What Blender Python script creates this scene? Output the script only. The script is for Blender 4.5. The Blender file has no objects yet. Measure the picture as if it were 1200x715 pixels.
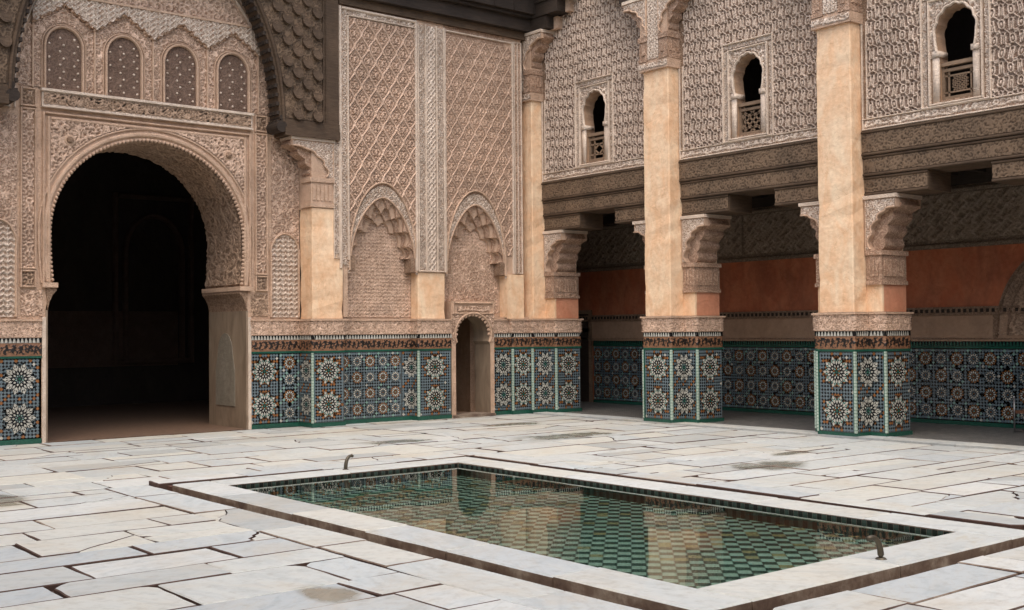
import bpy, math, random
import numpy as np
from mathutils import Vector, Matrix
random.seed(7); rs = np.random.RandomState(7)
R = math.radians; PI = math.pi
scene = bpy.context.scene; col = scene.collection

# ------------------------------------------------------------------ camera
CAM = Vector((0, 0, 1.65))
pit, roll, yaw = 0.0227495, -0.0083739, 0.684734
F = Vector((math.sin(yaw)*math.cos(pit), math.cos(yaw)*math.cos(pit), math.sin(pit)))
r0 = Vector((math.cos(yaw), -math.sin(yaw), 0)); u0 = r0.cross(F)
r1 = r0*math.cos(roll)+u0*math.sin(roll); u1 = -r0*math.sin(roll)+u0*math.cos(roll)
cd = bpy.data.cameras.new('camera'); cam = bpy.data.objects.new('camera', cd); col.objects.link(cam)
m = Matrix.Identity(4)
for i in range(3):
    m[i][0] = r1[i]; m[i][1] = u1[i]; m[i][2] = -F[i]; m[i][3] = CAM[i]
cam.matrix_world = m
cd.sensor_width = 36; cd.lens = 36*1354.49/1200; cd.clip_end = 500; cd.clip_start = .05
scene.camera = cam
def project(p):
    d = Vector(p)-CAM; z = d.dot(F)
    if z < .2: return None
    return 600+1354.49*d.dot(r1)/z, 357.5-1354.49*d.dot(u1)/z

# ------------------------------------------------------------------ light
SUN_EL, SUN_AZ = R(64), R(222)          # azimuth clockwise from +Y
w = bpy.data.worlds.new('World'); scene.world = w; w.use_nodes = True
nt = w.node_tree; nt.nodes.clear()
sk = nt.nodes.new('ShaderNodeTexSky'); sk.sky_type = 'NISHITA'; sk.sun_disc = False
sk.sun_elevation = SUN_EL; sk.sun_rotation = SUN_AZ
sk.air_density = 1.0; sk.dust_density = 4.0; sk.ozone_density = .6
bg = nt.nodes.new('ShaderNodeBackground'); bg.inputs[1].default_value = .15
wo = nt.nodes.new('ShaderNodeOutputWorld')
nt.links.new(sk.outputs[0], bg.inputs[0]); nt.links.new(bg.outputs[0], wo.inputs[0])
sd = bpy.data.lights.new('sun', 'SUN'); sd.energy = .95; sd.angle = R(100); sd.color = (1, .965, .91)
so = bpy.data.objects.new('sun', sd); col.objects.link(so)
sdir = Vector((math.sin(SUN_AZ)*math.cos(SUN_EL), math.cos(SUN_AZ)*math.cos(SUN_EL), math.sin(SUN_EL)))
so.rotation_euler = sdir.to_track_quat('Z', 'Y').to_euler(); so.location = (0, 0, 20)
vs = scene.view_settings
vs.view_transform = 'Standard'; vs.look = 'None'; vs.gamma = 1; vs.use_curve_mapping = False; vs.exposure = .84

# ------------------------------------------------------------------ materials
def newmat(name):
    M = bpy.data.materials.new(name); M.use_nodes = True
    n = M.node_tree.nodes; b = n['Principled BSDF']; return M, n, M.node_tree.links, b
def c4(c): return (c[0], c[1], c[2], 1)
def noise(n, l, vec, scale, detail=5, rough=.55, dist=0):
    t = n.new('ShaderNodeTexNoise'); t.inputs['Scale'].default_value = scale
    t.inputs['Detail'].default_value = detail; t.inputs['Roughness'].default_value = rough
    t.inputs['Distortion'].default_value = dist
    if vec is not None: l.new(vec, t.inputs['Vector'])
    return t.outputs['Fac']
def ramp(n, l, fac, stops):
    r = n.new('ShaderNodeValToRGB'); e = r.color_ramp.elements
    while len(e) < len(stops): e.new(.5)
    for k, (p, c) in enumerate(stops): e[k].position = p; e[k].color = c4(c) if len(c) == 3 else c
    l.new(fac, r.inputs[0]); return r.outputs[0]
def mix(n, l, a, b, fac, mode='MIX'):
    x = n.new('ShaderNodeMix'); x.data_type = 'RGBA'; x.blend_type = mode
    for s, v in ((6, a), (7, b), (0, fac)):
        if isinstance(v, (int, float)): x.inputs[s].default_value = v
        elif isinstance(v, tuple): x.inputs[s].default_value = c4(v)
        else: l.new(v, x.inputs[s])
    return x.outputs[2]
def position(n, l, sc=(1, 1, 1)):
    g = n.new('ShaderNodeNewGeometry'); mp = n.new('ShaderNodeMapping'); mp.inputs['Scale'].default_value = sc
    l.new(g.outputs['Position'], mp.inputs['Vector']); return mp.outputs[0]
def bump(n, l, b, h, strength, dist=.01):
    bp = n.new('ShaderNodeBump'); bp.inputs['Strength'].default_value = strength; bp.inputs['Distance'].default_value = dist
    l.new(h, bp.inputs['Height']); l.new(bp.outputs[0], b.inputs['Normal'])
def stucco(name, low, high, stain=.35, fs=15, sq=.45, stainc=(.20, .15, .115)):
    """base colour: low in recesses, high on raised carving; fs = scale of the finest chiselled curls"""
    M, n, l, b = newmat(name); P = position(n, l)
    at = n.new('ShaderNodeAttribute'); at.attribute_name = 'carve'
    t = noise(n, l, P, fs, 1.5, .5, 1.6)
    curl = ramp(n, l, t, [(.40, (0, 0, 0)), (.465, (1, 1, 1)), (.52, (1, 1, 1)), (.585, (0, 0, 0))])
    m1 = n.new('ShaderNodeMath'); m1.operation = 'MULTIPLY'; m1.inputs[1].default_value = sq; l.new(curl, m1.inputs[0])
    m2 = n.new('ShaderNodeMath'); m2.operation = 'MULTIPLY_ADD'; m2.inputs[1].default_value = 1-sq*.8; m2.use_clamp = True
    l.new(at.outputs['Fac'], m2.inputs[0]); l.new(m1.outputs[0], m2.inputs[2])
    c = mix(n, l, low, high, m2.outputs[0])  # base colour goes from low to high with carved height and curls
    big = noise(n, l, P, .9, 6, .62, .4)
    s = ramp(n, l, big, [(.45, (0, 0, 0)), (.72, (1, 1, 1))])
    sm = n.new('ShaderNodeMath'); sm.operation = 'MULTIPLY'; sm.inputs[1].default_value = stain; l.new(s, sm.inputs[0])
    c = mix(n, l, c, stainc, sm.outputs[0])
    v = ramp(n, l, noise(n, l, P, 5, 5), [(.3, (.86, .84, .82)), (.7, (1.1, 1.1, 1.1))])
    c = mix(n, l, c, v, 1.0, 'MULTIPLY'); l.new(c, b.inputs['Base Color'])
    b.inputs['Roughness'].default_value = .9; b.inputs['Specular IOR Level'].default_value = .2
    ad = n.new('ShaderNodeMath'); ad.operation = 'MULTIPLY_ADD'; ad.inputs[1].default_value = .25; l.new(noise(n, l, P, 70, 3), ad.inputs[0]); l.new(m1.outputs[0], ad.inputs[2])
    bump(n, l, b, ad.outputs[0], .8, .03); return M
def plaster(name, a, c2, dark, streak=.5):
    M, n, l, b = newmat(name); P = position(n, l); PS = position(n, l, (1, 1, .55))
    c = mix(n, l, a, c2, ramp(n, l, noise(n, l, PS, 3.2, 6, .6, .8), [(.35, (0, 0, 0)), (.65, (1, 1, 1))]))
    s = ramp(n, l, noise(n, l, position(n, l, (1.2, 1.2, .6)), 1.9, 7, .65, .6), [(.44, (0, 0, 0)), (.70, (1, 1, 1))])
    sm = n.new('ShaderNodeMath'); sm.operation = 'MULTIPLY'; sm.inputs[1].default_value = streak; l.new(s, sm.inputs[0])
    c = mix(n, l, c, dark, sm.outputs[0])
    hc = noise(n, l, P, 2.3, 3, .5, .8); hl = ramp(n, l, hc, [(.492, (1, 1, 1)), (.4985, (.80, .76, .72)), (.5015, (.80, .76, .72)), (.508, (1, 1, 1))]); c = mix(n, l, c, hl, .7, 'MULTIPLY')
    v = ramp(n, l, noise(n, l, P, 14, 5), [(.3, (.90, .88, .86)), (.7, (1.05, 1.05, 1.05))])
    c = mix(n, l, c, v, 1.0, 'MULTIPLY'); l.new(c, b.inputs['Base Color'])
    b.inputs['Roughness'].default_value = .8; b.inputs['Specular IOR Level'].default_value = .25
    bump(n, l, b, noise(n, l, P, 9, 8, .6), .5, .03); return M
def wood(name, a, c2, bs=.6):
    M, n, l, b = newmat(name); P = position(n, l)
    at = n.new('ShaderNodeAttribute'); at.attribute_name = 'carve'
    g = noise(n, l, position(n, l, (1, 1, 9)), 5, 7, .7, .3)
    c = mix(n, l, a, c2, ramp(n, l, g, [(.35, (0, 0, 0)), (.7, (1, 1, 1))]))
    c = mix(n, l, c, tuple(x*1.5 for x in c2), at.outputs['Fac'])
    v = ramp(n, l, noise(n, l, P, 1.7, 5), [(.3, (.7, .7, .7)), (.7, (1.2, 1.18, 1.15))])
    c = mix(n, l, c, v, 1.0, 'MULTIPLY'); l.new(c, b.inputs['Base Color'])
    b.inputs['Roughness'].default_value = .75; b.inputs['Specular IOR Level'].default_value = .25
    bump(n, l, b, noise(n, l, position(n, l, (3, 3, 30)), 9, 5), bs, .01); return M
def glaze(name, c, var=.25, rough=.22):
    M, n, l, b = newmat(name); P = position(n, l)
    v = ramp(n, l, noise(n, l, P, 34, 2), [(.3, (1-var,)*3), (.7, (1+var*.6,)*3)])
    cc = mix(n, l, c, v, 1.0, 'MULTIPLY')
    d = ramp(n, l, noise(n, l, P, 1.3, 5), [(.35, (.78, .77, .75)), (.65, (1, 1, 1))])
    cc = mix(n, l, cc, d, 1.0, 'MULTIPLY'); l.new(cc, b.inputs['Base Color'])
    b.inputs['Roughness'].default_value = rough; b.inputs['Specular IOR Level'].default_value = .4
    bump(n, l, b, noise(n, l, P, 22, 2), .25, .01); return M

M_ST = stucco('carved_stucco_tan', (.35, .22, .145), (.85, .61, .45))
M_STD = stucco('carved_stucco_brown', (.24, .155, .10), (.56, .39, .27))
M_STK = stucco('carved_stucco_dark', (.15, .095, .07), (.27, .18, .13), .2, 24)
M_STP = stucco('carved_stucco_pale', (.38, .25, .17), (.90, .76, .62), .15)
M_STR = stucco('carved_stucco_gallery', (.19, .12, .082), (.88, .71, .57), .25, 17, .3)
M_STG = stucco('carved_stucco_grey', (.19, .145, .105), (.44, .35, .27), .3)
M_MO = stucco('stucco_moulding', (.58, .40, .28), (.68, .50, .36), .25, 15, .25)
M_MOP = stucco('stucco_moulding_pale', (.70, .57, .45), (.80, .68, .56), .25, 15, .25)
M_OR = plaster('ochre_plaster', (.80, .52, .31), (.86, .67, .46), (.68, .40, .22), .5)
M_ORR = plaster('rose_plaster', (.60, .26, .15), (.66, .33, .20), (.5, .2, .11))
M_RED = plaster('red_plaster', (.47, .14, .065), (.52, .19, .095), (.28, .10, .055), .8)
M_TAN = plaster('tan_plaster', (.40, .26, .17), (.46, .31, .20), (.3, .18, .1))
M_GAL = plaster('gallery_panel', (.40, .26, .17), (.44, .29, .19), (.28, .18, .12))
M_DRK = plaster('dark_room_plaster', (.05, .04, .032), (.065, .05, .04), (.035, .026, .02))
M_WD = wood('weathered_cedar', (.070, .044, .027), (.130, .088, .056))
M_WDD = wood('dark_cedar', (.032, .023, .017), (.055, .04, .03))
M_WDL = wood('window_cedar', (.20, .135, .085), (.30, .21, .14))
G_BLK = glaze('glaze_black', (.012, .014, .016)); G_WHT = glaze('glaze_white', (.56, .55, .48))
G_BLU = glaze('glaze_blue', (.165, .215, .235)); G_GRN = glaze('glaze_green', (.022, .105, .072))
G_ORG = glaze('glaze_ochre', (.33, .14, .05)); G_AQU = glaze('glaze_aqua', (.26, .42, .36))
G_DBL = glaze('glaze_deep_blue', (.10, .17, .42)); G_GRT = glaze('tile_grout', (.06, .07, .07), .2, .6)
G_AQUP = glaze('glaze_pale_aqua', (.50, .62, .52))
ZM = [G_GRT, G_BLK, G_WHT, G_BLU, G_GRN, G_ORG, G_AQU, G_DBL]
GRT, BLK, WHT, BLU, GRN, ORG, AQU, DBL = range(8)
def simple(name, c, rough=.6, metal=0):
    M, n, l, b = newmat(name); b.inputs['Roughness'].default_value = rough; b.inputs['Metallic'].default_value = metal
    P = position(n, l); v = ramp(n, l, noise(n, l, P, 12, 5), [(.3, (.75,)*3), (.7, (1.2,)*3)])
    l.new(mix(n, l, c, v, 1.0, 'MULTIPLY'), b.inputs['Base Color']); return M
M_SCRIPT = simple('script_brown', (.25, .125, .065), .5); M_SCRIPTB = simple('script_black', (.018, .014, .012), .35)
M_JOINT = simple('joint_earth', (.075, .042, .03), .9)
M_BRONZE = simple('bronze', (.10, .085, .06), .45, .6)
M_STEEL = simple('steel', (.35, .34, .33), .35, .8)
M_LEATH = simple('brown_leather', (.16, .07, .035), .5)

def marble(name, worn=False):
    M, n, l, b = newmat(name)
    g = n.new('ShaderNodeNewGeometry'); oi = n.new('ShaderNodeObjectInfo')
    rot = n.new('ShaderNodeVectorRotate'); rot.rotation_type = 'Z_AXIS'
    ml = n.new('ShaderNodeMath'); ml.operation = 'MULTIPLY'; ml.inputs[1].default_value = 6.3
    l.new(oi.outputs['Random'], ml.inputs[0]); l.new(ml.outputs[0], rot.inputs['Angle']); l.new(g.outputs['Position'], rot.inputs['Vector'])
    mp = n.new('ShaderNodeMapping'); mp.inputs['Scale'].default_value = (1, 3.2, 1); l.new(rot.outputs[0], mp.inputs['Vector'])
    base = ramp(n, l, oi.outputs['Random'], [(0, (.37, .395, .385)), (.2, (.52, .535, .50)), (.4, (.43, .465, .465)), (.58, (.55, .545, .48)), (.8, (.48, .515, .505)), (1, (.57, .58, .545))])
    vein = ramp(n, l, noise(n, l, mp.outputs[0], 1.6, 8, .62, 1.4), [(.36, (.88, .90, .91)), (.5, (1, 1, 1)), (.62, (1.03, 1.02, 1.0)), (.74, (.95, .88, .77))])
    c = mix(n, l, base, vein, 1.0, 'MULTIPLY')
    v2 = n.new('ShaderNodeTexNoise'); v2.inputs['Scale'].default_value = 1.1; v2.inputs['Detail'].default_value = 9; v2.inputs['Distortion'].default_value = 2.5
    l.new(mp.outputs[0], v2.inputs['Vector'])
    line = ramp(n, l, v2.outputs['Fac'], [(.47, (0, 0, 0)), (.495, (1, 1, 1)), (.505, (1, 1, 1)), (.53, (0, 0, 0))])
    lm = n.new('ShaderNodeMath'); lm.operation = 'MULTIPLY'; lm.inputs[1].default_value = .22; l.new(line, lm.inputs[0])
    c = mix(n, l, c, (.44, .40, .34), lm.outputs[0])
    # dirt and ochre wash
    d = ramp(n, l, noise(n, l, g.outputs['Position'], .75, 8, .68, .6), [(.5, (0, 0, 0)), (.72, (1, 1, 1))])
    dm = n.new('ShaderNodeMath'); dm.operation = 'MULTIPLY'; dm.inputs[1].default_value = .55; l.new(d, dm.inputs[0])
    c = mix(n, l, c, (.46, .385, .27), dm.outputs[0])
    sp = ramp(n, l, noise(n, l, g.outputs['Position'], 11, 6, .7), [(.3, (.80, .78, .75)), (.5, (1, 1, 1))])
    c = mix(n, l, c, sp, .9, 'MULTIPLY')
    # damp patches at fixed places on the floor
    wet = None
    for (sx, sy, rx, ry) in ((12.2, 13.6, 1.25, .55), (11.3, 8.9, .75, .5), (3.3, 12.3, .45, .75), (3.75, 6.45, .2, .38), (9.7, 14.6, .8, .3), (13.0, 15.9, .9, .35), (12.6, 9.6, .55, .2)):
        s1 = n.new('ShaderNodeVectorMath'); s1.operation = 'SUBTRACT'; s1.inputs[1].default_value = (sx, sy, 0); l.new(g.outputs['Position'], s1.inputs[0])
        s2 = n.new('ShaderNodeVectorMath'); s2.operation = 'MULTIPLY'; s2.inputs[1].default_value = (1/rx, 1/ry, 0); l.new(s1.outputs[0], s2.inputs[0])
        s3 = n.new('ShaderNodeVectorMath'); s3.operation = 'LENGTH'; l.new(s2.outputs[0], s3.inputs[0])
        s4 = n.new('ShaderNodeMapRange'); s4.inputs[1].default_value = 1.5; s4.inputs[2].default_value = 0; l.new(s3.outputs['Value'], s4.inputs[0])
        if wet is None: wet = s4.outputs[0]
        else:
            mx = n.new('ShaderNodeMath'); mx.operation = 'MAXIMUM'; l.new(wet, mx.inputs[0]); l.new(s4.outputs[0], mx.inputs[1]); wet = mx.outputs[0]
    ns = noise(n, l, g.outputs['Position'], 2.6, 6, .6)
    ad = n.new('ShaderNodeMath'); ad.operation = 'MULTIPLY'; l.new(wet, ad.inputs[0]); l.new(ns, ad.inputs[1])
    wr = ramp(n, l, ad.outputs[0], [(.20, (0, 0, 0)), (.34, (1, 1, 1))])
    c = mix(n, l, c, (.56, .54, .47), wr, 'MULTIPLY')
    l.new(c, b.inputs['Base Color'])
    rr = n.new('ShaderNodeMapRange'); rr.inputs[3].default_value = .55; rr.inputs[4].default_value = .16; l.new(wr, rr.inputs[0]); l.new(rr.outputs[0], b.inputs['Roughness'])
    b.inputs['Specular IOR Level'].default_value = .35
    bump(n, l, b, noise(n, l, g.outputs['Position'], 5, 8, .65), .35, .015); return M
M_MAR = marble('worn_marble')
def marble_edge():
    M, n, l, b = newmat('stained_marble_edge'); P = position(n, l)
    c = ramp(n, l, noise(n, l, P, 3.5, 7, .65), [(.3, (.085, .05, .035)), (.5, (.17, .12, .085)), (.75, (.40, .34, .26))])
    l.new(c, b.inputs['Base Color']); b.inputs['Roughness'].default_value = .8
    bump(n, l, b, noise(n, l, P, 14, 5), .5, .02); return M
M_EDGE = marble_edge()
M_BRK = simple('stained_brick', (.10, .045, .03), .85)
def jamb_mat():
    M, n, l, b = newmat('jamb_marble'); P = position(n, l, (1, 1, .3))
    c = ramp(n, l, noise(n, l, P, 4, 8, .6, 1), [(.3, (.19, .135, .09)), (.6, (.30, .225, .155)), (.8, (.36, .28, .2))])
    l.new(c, b.inputs['Base Color']); b.inputs['Roughness'].default_value = .5
    bump(n, l, b, noise(n, l, P, 14, 5), .3, .01); return M
M_JAMB = jamb_mat()
M_JAMBG = plaster('grey_marble', (.21, .185, .14), (.26, .23, .18), (.17, .13, .09), .4)

# ------------------------------------------------------------------ helpers
WL = {}
def wloc(p): return WL.get(p.name, Vector((0, 0, 0))) if p is not None else Vector((0, 0, 0))
def link(o, parent=None, at=None):
    """at = world position of the object's origin"""
    col.objects.link(o); at = Vector(at) if at is not None else wloc(parent)
    o.location = at-wloc(parent); WL[o.name] = at
    if parent is not None: o.parent = parent
    return o
def tag(o, label=None, cat=None, group=None, kind=None):
    if label: o['label'] = label
    if cat: o['category'] = cat
    if group: o['group'] = group
    if kind: o['kind'] = kind
    return o
def thing(name, loc, label=None, cat=None, group=None, kind=None, parent=None):
    o = bpy.data.objects.new(name, None); o.empty_display_size = .3
    link(o, parent, loc); return tag(o, label, cat, group, kind)
def copy_tree(o, delta, parent=None):
    c = o.copy(); col.objects.link(c)
    if parent is None: c.location = o.location+Vector(delta); WL[c.name] = WL[o.name]+Vector(delta)
    else: c.parent = parent; WL[c.name] = WL[o.name]+Vector(delta)
    for k in list(o.children): copy_tree(k, delta, c)
    return c
class MB:
    def __init__(s): s.v = []; s.f = []; s.m = []
    def add(s, vs, fs, mi=0):
        b = len(s.v); s.v += [tuple(p) for p in vs]
        s.f += [tuple(b+i for i in f) for f in fs]; s.m += [mi]*len(fs); return s
    def box(s, x0, x1, y0, y1, z0, z1, mi=0):
        v = [(x, y, z) for z in (z0, z1) for y in (y0, y1) for x in (x0, x1)]
        return s.add(v, [(0, 2, 3, 1), (4, 5, 7, 6), (0, 1, 5, 4), (2, 6, 7, 3), (1, 3, 7, 5), (0, 4, 6, 2)], mi)
    def prism(s, pts, fr, n0, n1, mi=0, caps=True, closed=True, mside=None):
        k = len(pts); v = [fr(u, w_, n0) for u, w_ in pts]+[fr(u, w_, n1) for u, w_ in pts]
        f = [(i, (i+1) % k, k+(i+1) % k, k+i) for i in range(k if closed else k-1)]
        s.add(v, f, mi if mside is None else mside)
        if caps: s.add([fr(u, w_, n1) for u, w_ in pts], [tuple(range(k))], mi); s.add([fr(u, w_, n0) for u, w_ in pts], [tuple(range(k))[::-1]], mi)
        return s
    def tube(s, pts, r, nseg=8, mi=0, r2=None):
        pts = [Vector(p) for p in pts]; k = len(pts); rings = []
        for i, p in enumerate(pts):
            t = (pts[min(i+1, k-1)]-pts[max(i-1, 0)]).normalized()
            a = t.cross(Vector((0, 0, 1))); a = a.normalized() if a.length > .05 else t.cross(Vector((0, 1, 0))).normalized()
            b = t.cross(a).normalized(); rr = r if r2 is None else r+(r2-r)*i/(k-1)
            rings += [p+(a*math.cos(2*PI*j/nseg)+b*math.sin(2*PI*j/nseg))*rr for j in range(nseg)]
        f = [(i*nseg+j, i*nseg+(j+1) % nseg, (i+1)*nseg+(j+1) % nseg, (i+1)*nseg+j) for i in range(k-1) for j in range(nseg)]
        f += [tuple(range(nseg))[::-1], tuple((k-1)*nseg+j for j in range(nseg))]
        return s.add(rings, f, mi)
    def dome(s, fr, u, v, n, r, h, seg=8, rows=3, mi=0):
        pts = []; f = []
        for a in range(rows):
            t = a/rows*PI/2
            pts += [fr(u+r*math.cos(t)*math.cos(2*PI*j/seg), v+r*math.cos(t)*math.sin(2*PI*j/seg), n+h*math.sin(t)) for j in range(seg)]
        pts.append(fr(u, v, n+h))
        for a in range(rows-1): f += [(a*seg+j, a*seg+(j+1) % seg, (a+1)*seg+(j+1) % seg, (a+1)*seg+j) for j in range(seg)]
        f += [((rows-1)*seg+j, (rows-1)*seg+(j+1) % seg, rows*seg) for j in range(seg)]
        return s.add(pts, f, mi)
    def mesh(s, name, mats, off=Vector((0, 0, 0)), smooth=False):
        me = bpy.data.meshes.new(name); me.from_pydata([(p[0]-off[0], p[1]-off[1], p[2]-off[2]) for p in s.v], [], s.f)
        for M in mats: me.materials.append(M)
        me.polygons.foreach_set('material_index', s.m)
        if smooth: me.polygons.foreach_set('use_smooth', [True]*len(s.f))
        me.update(); return me
    def build(s, name, mats, parent=None, smooth=False, at=None, kind=None):
        if not isinstance(mats, (list, tuple)): mats = [mats]
        off = Vector(at) if at is not None else wloc(parent)
        o = bpy.data.objects.new(name, s.mesh(name, mats, off, smooth)); link(o, parent, off)
        if kind: o['kind'] = kind
        return o
def FL(y): return lambda u, v, n: (u, y-n, v)           # faces -y, u = x
def FRt(x): return lambda u, v, n: (x-n, -u, v)         # faces -x, u = -y
def sst(a, b, x): t = np.clip((x-a)/(b-a), 0, 1); return t*t*(3-2*t)
def tri(x): return np.abs(x-np.round(x))                # distance to nearest integer
# carved patterns (u, v metres -> 0..1 height)
def arab(s, ph=0.):
    def f(u, v):
        uu = u+.18*s*np.sin(2*PI*v/(1.7*s)+ph); vv = v+.18*s*np.sin(2*PI*u/(1.9*s)+1.3)
        q = sum(np.cos(2*PI/s*(uu*math.cos(a)+vv*math.sin(a))+i*1.1+ph) for i, a in enumerate(np.arange(5)*PI/5))
        return sst(.3, .7, .5+.5*np.cos(q*1.75))
    return f
def scrolls(s, ph=0.):
    def f(u, v):
        i = np.floor(u/s); j = np.floor(v/s); cu = (u/s-i-.5); cv = (v/s-j-.5)
        sg = np.where((i+j) % 2 == 0, 1., -1.); rr = np.hypot(cu, cv); th = np.arctan2(cv, cu*sg)
        h = .5+.5*np.cos(th+rr*17-ph); lf = .5+.5*np.cos(8*th+rr*9)
        return np.maximum(sst(.45, .75, h)*(rr < .47), sst(.6, .9, lf)*(rr > .40)*.9)
    return f
def sebka(w_, h_, t=.085, fill=1.):
    def f(u, v):
        y = v/h_; g = -.028*np.sin(4*PI*y)
        a = u/w_+y+g; b = u/w_-y-g
        da, db = tri(a), tri(b); la = a-np.floor(a)-.5; lb = b-np.floor(b)-.5
        line = np.maximum(1-sst(t*.6, t*1.3, da), 1-sst(t*.6, t*1.3, db))
        p = np.maximum(np.abs(la), np.abs(lb)); x = (la+lb)*w_/2; z = (la-lb)*h_/2
        th = np.arctan2(z, x); rr = np.hypot(x/w_, z/h_)
        leaf = sst(.35, .75, .5+.5*np.cos(6*th+PI)*np.cos(rr*34))*(p < .36)*.75
        core = (1-sst(.05, .08, rr))*.9
        rim = (1-sst(.02, .045, np.abs(p-.335)))*.6
        return np.maximum.reduce([line, leaf*fill, core*fill, rim*fill])
    return f
def trellis(u, v):
    u = u+.02*np.sin(v*5.1+1)+.012*np.sin(v*13.7+u*5); v = v+.02*np.sin(u*6.3)+.01*np.sin(u*17); w_, h_ = .275, .40; y = v/h_; g = -.055*np.sin(4*PI*y)
    lw = lambda d, w: 1-sst(w*.5, w*1.15, d)
    a = u/w_+y+g; b = u/w_-y-g; o = np.maximum(lw(tri(a), .036), lw(tri(b), .036))
    a4 = a*2; b4 = b*2; o = np.maximum(o, np.maximum(lw(tri(a4), .075), lw(tri(b4), .075))*.6)
    ia = a-np.round(a); ib = b-np.round(b); x = (ia+ib)*w_/2; z = (ia-ib)*h_/2; r = np.hypot(x, z)
    o = np.where(r < .050, 0, o); o = np.maximum(o, lw(np.abs(r-.040), .011)); o = np.maximum(o, lw(r, .015))
    c2, d2 = a+.5, b+.5; ia = c2-np.round(c2); ib = d2-np.round(d2); x = (ia+ib)*w_/2; z = (ia-ib)*h_/2
    m = (np.abs(x) < .036) & (np.abs(z) < .08); o = np.where(m, 0, o)
    top = np.hypot(x, np.maximum(z-.045, 0)); o = np.maximum(o, lw(np.abs(top-.029), .010)*(z > -.08)*(top < .05)); o = np.maximum(o, lw(np.abs(x), .009)*(z > -.065)*(z < .02))
    a3, b3 = a+.5, b; ia = a3-np.round(a3); ib = b3-np.round(b3); x = (ia+ib)*w_/2; z = (ia-ib)*h_/2
    o = np.maximum(o, lw(np.abs(np.hypot(x, z*.8)-.026), .010)); return o
def weave(s):
    def f(u, v):
        a = tri(u/s+.25*np.sin(2*PI*v/s)); b = tri(v/s+.25*np.sin(2*PI*u/s)+.5*np.floor(u/s))
        return np.maximum(1-sst(.1, .22, a), (1-sst(.1, .2, b))*.85)
    return f
def fishwave(s):
    def f(u, v):
        a = tri(v/s*1.3+.42*np.abs(np.sin(PI*u/s))); b = tri(u/s+.5)
        return np.maximum(1-sst(.1, .24, a), (1-sst(.04, .1, b))*.7)
    return f
def braid(s, u_c, hw, vertical=True):
    """twin interlaced bands around u_c"""
    def f(u, v):
        x, y = (u, v) if vertical else (v, u)
        o = 0
        for k in (0, 1): o = np.maximum(o, 1-sst(.012, .022, np.abs(np.abs(x-u_c)-hw*(.5+.45*np.cos(2*PI*y/s+k*PI)))))
        o = np.maximum(o, sst(.6, .9, .5+.5*np.cos(2*PI*y/s*4)*np.cos(2*PI*(x-u_c)/hw*2))*.7); return o
    return f
def script(h, z0):
    def f(u, v):
        y = (v-z0)/h
        base = 1-sst(.05, .10, np.abs(y-.3-.10*np.sin(u*9)-.07*np.sin(u*23+1)))
        st = (1-sst(.10, .2, tri(u/.16+.2*np.sin(u*3.1)+.10*np.sin(y*6))))*(y > .25)*(y < .62+.28*np.sin(u*7.7))
        loops = 1-sst(.05, .10, np.abs(np.hypot((tri(u/.31+.1))*2.2, (y-.58)*1.1)-.24))
        curl = sst(.58, .8, .5+.5*np.cos(sum(np.cos(2*PI/.10*(u*math.cos(a)+v*math.sin(a))+i) for i, a in enumerate((0, 1.3, 2.4)))*2.))*(y > .12)*(y < .93)
        return np.maximum.reduce([base, st, loops*(y < .9), curl*.8])
    return f
def script2(h, z0):
    def f(u, v):
        y = (v-z0)/h; q = sum(np.cos(2*PI/.085*(u*math.cos(a)+v*math.sin(a))+i*1.7) for i, a in enumerate((.2, 1.25, 2.3, 2.9)))
        curl = 1-sst(.55, 1.0, np.abs(q+.4*np.sin(u*17)))
        st = (1-sst(.10, .2, tri(u/.105+.2*np.sin(u*5.1)+.12*np.sin(y*7))))*(y > .2)*(y < .8)
        return np.maximum(curl*(tri(y*.999+.5) > -.1), st)*(y > .10)*(y < .92)
    return f
def relief(name, mp, U, V, hf, depth, mats, parent, mask=None, matf=None, n0=0., kind=None, at=None):
    """real carved surface: a fine grid displaced along the wall normal by the pattern"""
    u = np.asarray(U, float); v = np.asarray(V, float); uu, vv = np.meshgrid(u, v)
    H = np.clip(hf(uu, vv), 0, 1); P, N = mp(uu, vv)
    X = P+N*(n0+H*depth)[..., None]
    nu, nv = len(u), len(v); idx = np.arange(nu*nv).reshape(nv, nu)
    q = np.stack([idx[:-1, :-1], idx[:-1, 1:], idx[1:, 1:], idx[1:, :-1]], -1).reshape(-1, 4)
    uc = ((uu[:-1, :-1]+uu[1:, 1:])/2).ravel(); vc = ((vv[:-1, :-1]+vv[1:, 1:])/2).ravel()
    Hc = ((H[:-1, :-1]+H[1:, 1:]+H[1:, :-1]+H[:-1, 1:])/4).ravel()
    if mask is not None:
        k = mask(uc, vc); q = q[k]; Hc = Hc[k]
    used = np.unique(q); rem = np.zeros(nu*nv, int); rem[used] = np.arange(len(used)); q = rem[q]
    off = np.array(at if at is not None else wloc(parent)); co = X.reshape(-1, 3)[used]-off
    me = bpy.data.meshes.new(name); me.vertices.add(len(co)); me.vertices.foreach_set('co', co.ravel())
    me.loops.add(len(q)*4); me.polygons.add(len(q))
    me.loops.foreach_set('vertex_index', q.ravel()); me.polygons.foreach_set('loop_start', np.arange(len(q))*4)
    me.polygons.foreach_set('loop_total', np.full(len(q), 4)); me.polygons.foreach_set('use_smooth', np.ones(len(q), bool))
    if not isinstance(mats, (list, tuple)): mats = [mats]
    for M in mats: me.materials.append(M)
    if matf is not None: me.polygons.foreach_set('material_index', matf(Hc).astype(int))
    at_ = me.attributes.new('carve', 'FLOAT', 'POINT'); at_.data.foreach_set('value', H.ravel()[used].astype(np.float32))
    me.update(calc_edges=True); me.validate()
    o = bpy.data.objects.new(name, me); link(o, parent, at if at is not None else wloc(parent))
    if kind: o['kind'] = kind
    return o
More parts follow.
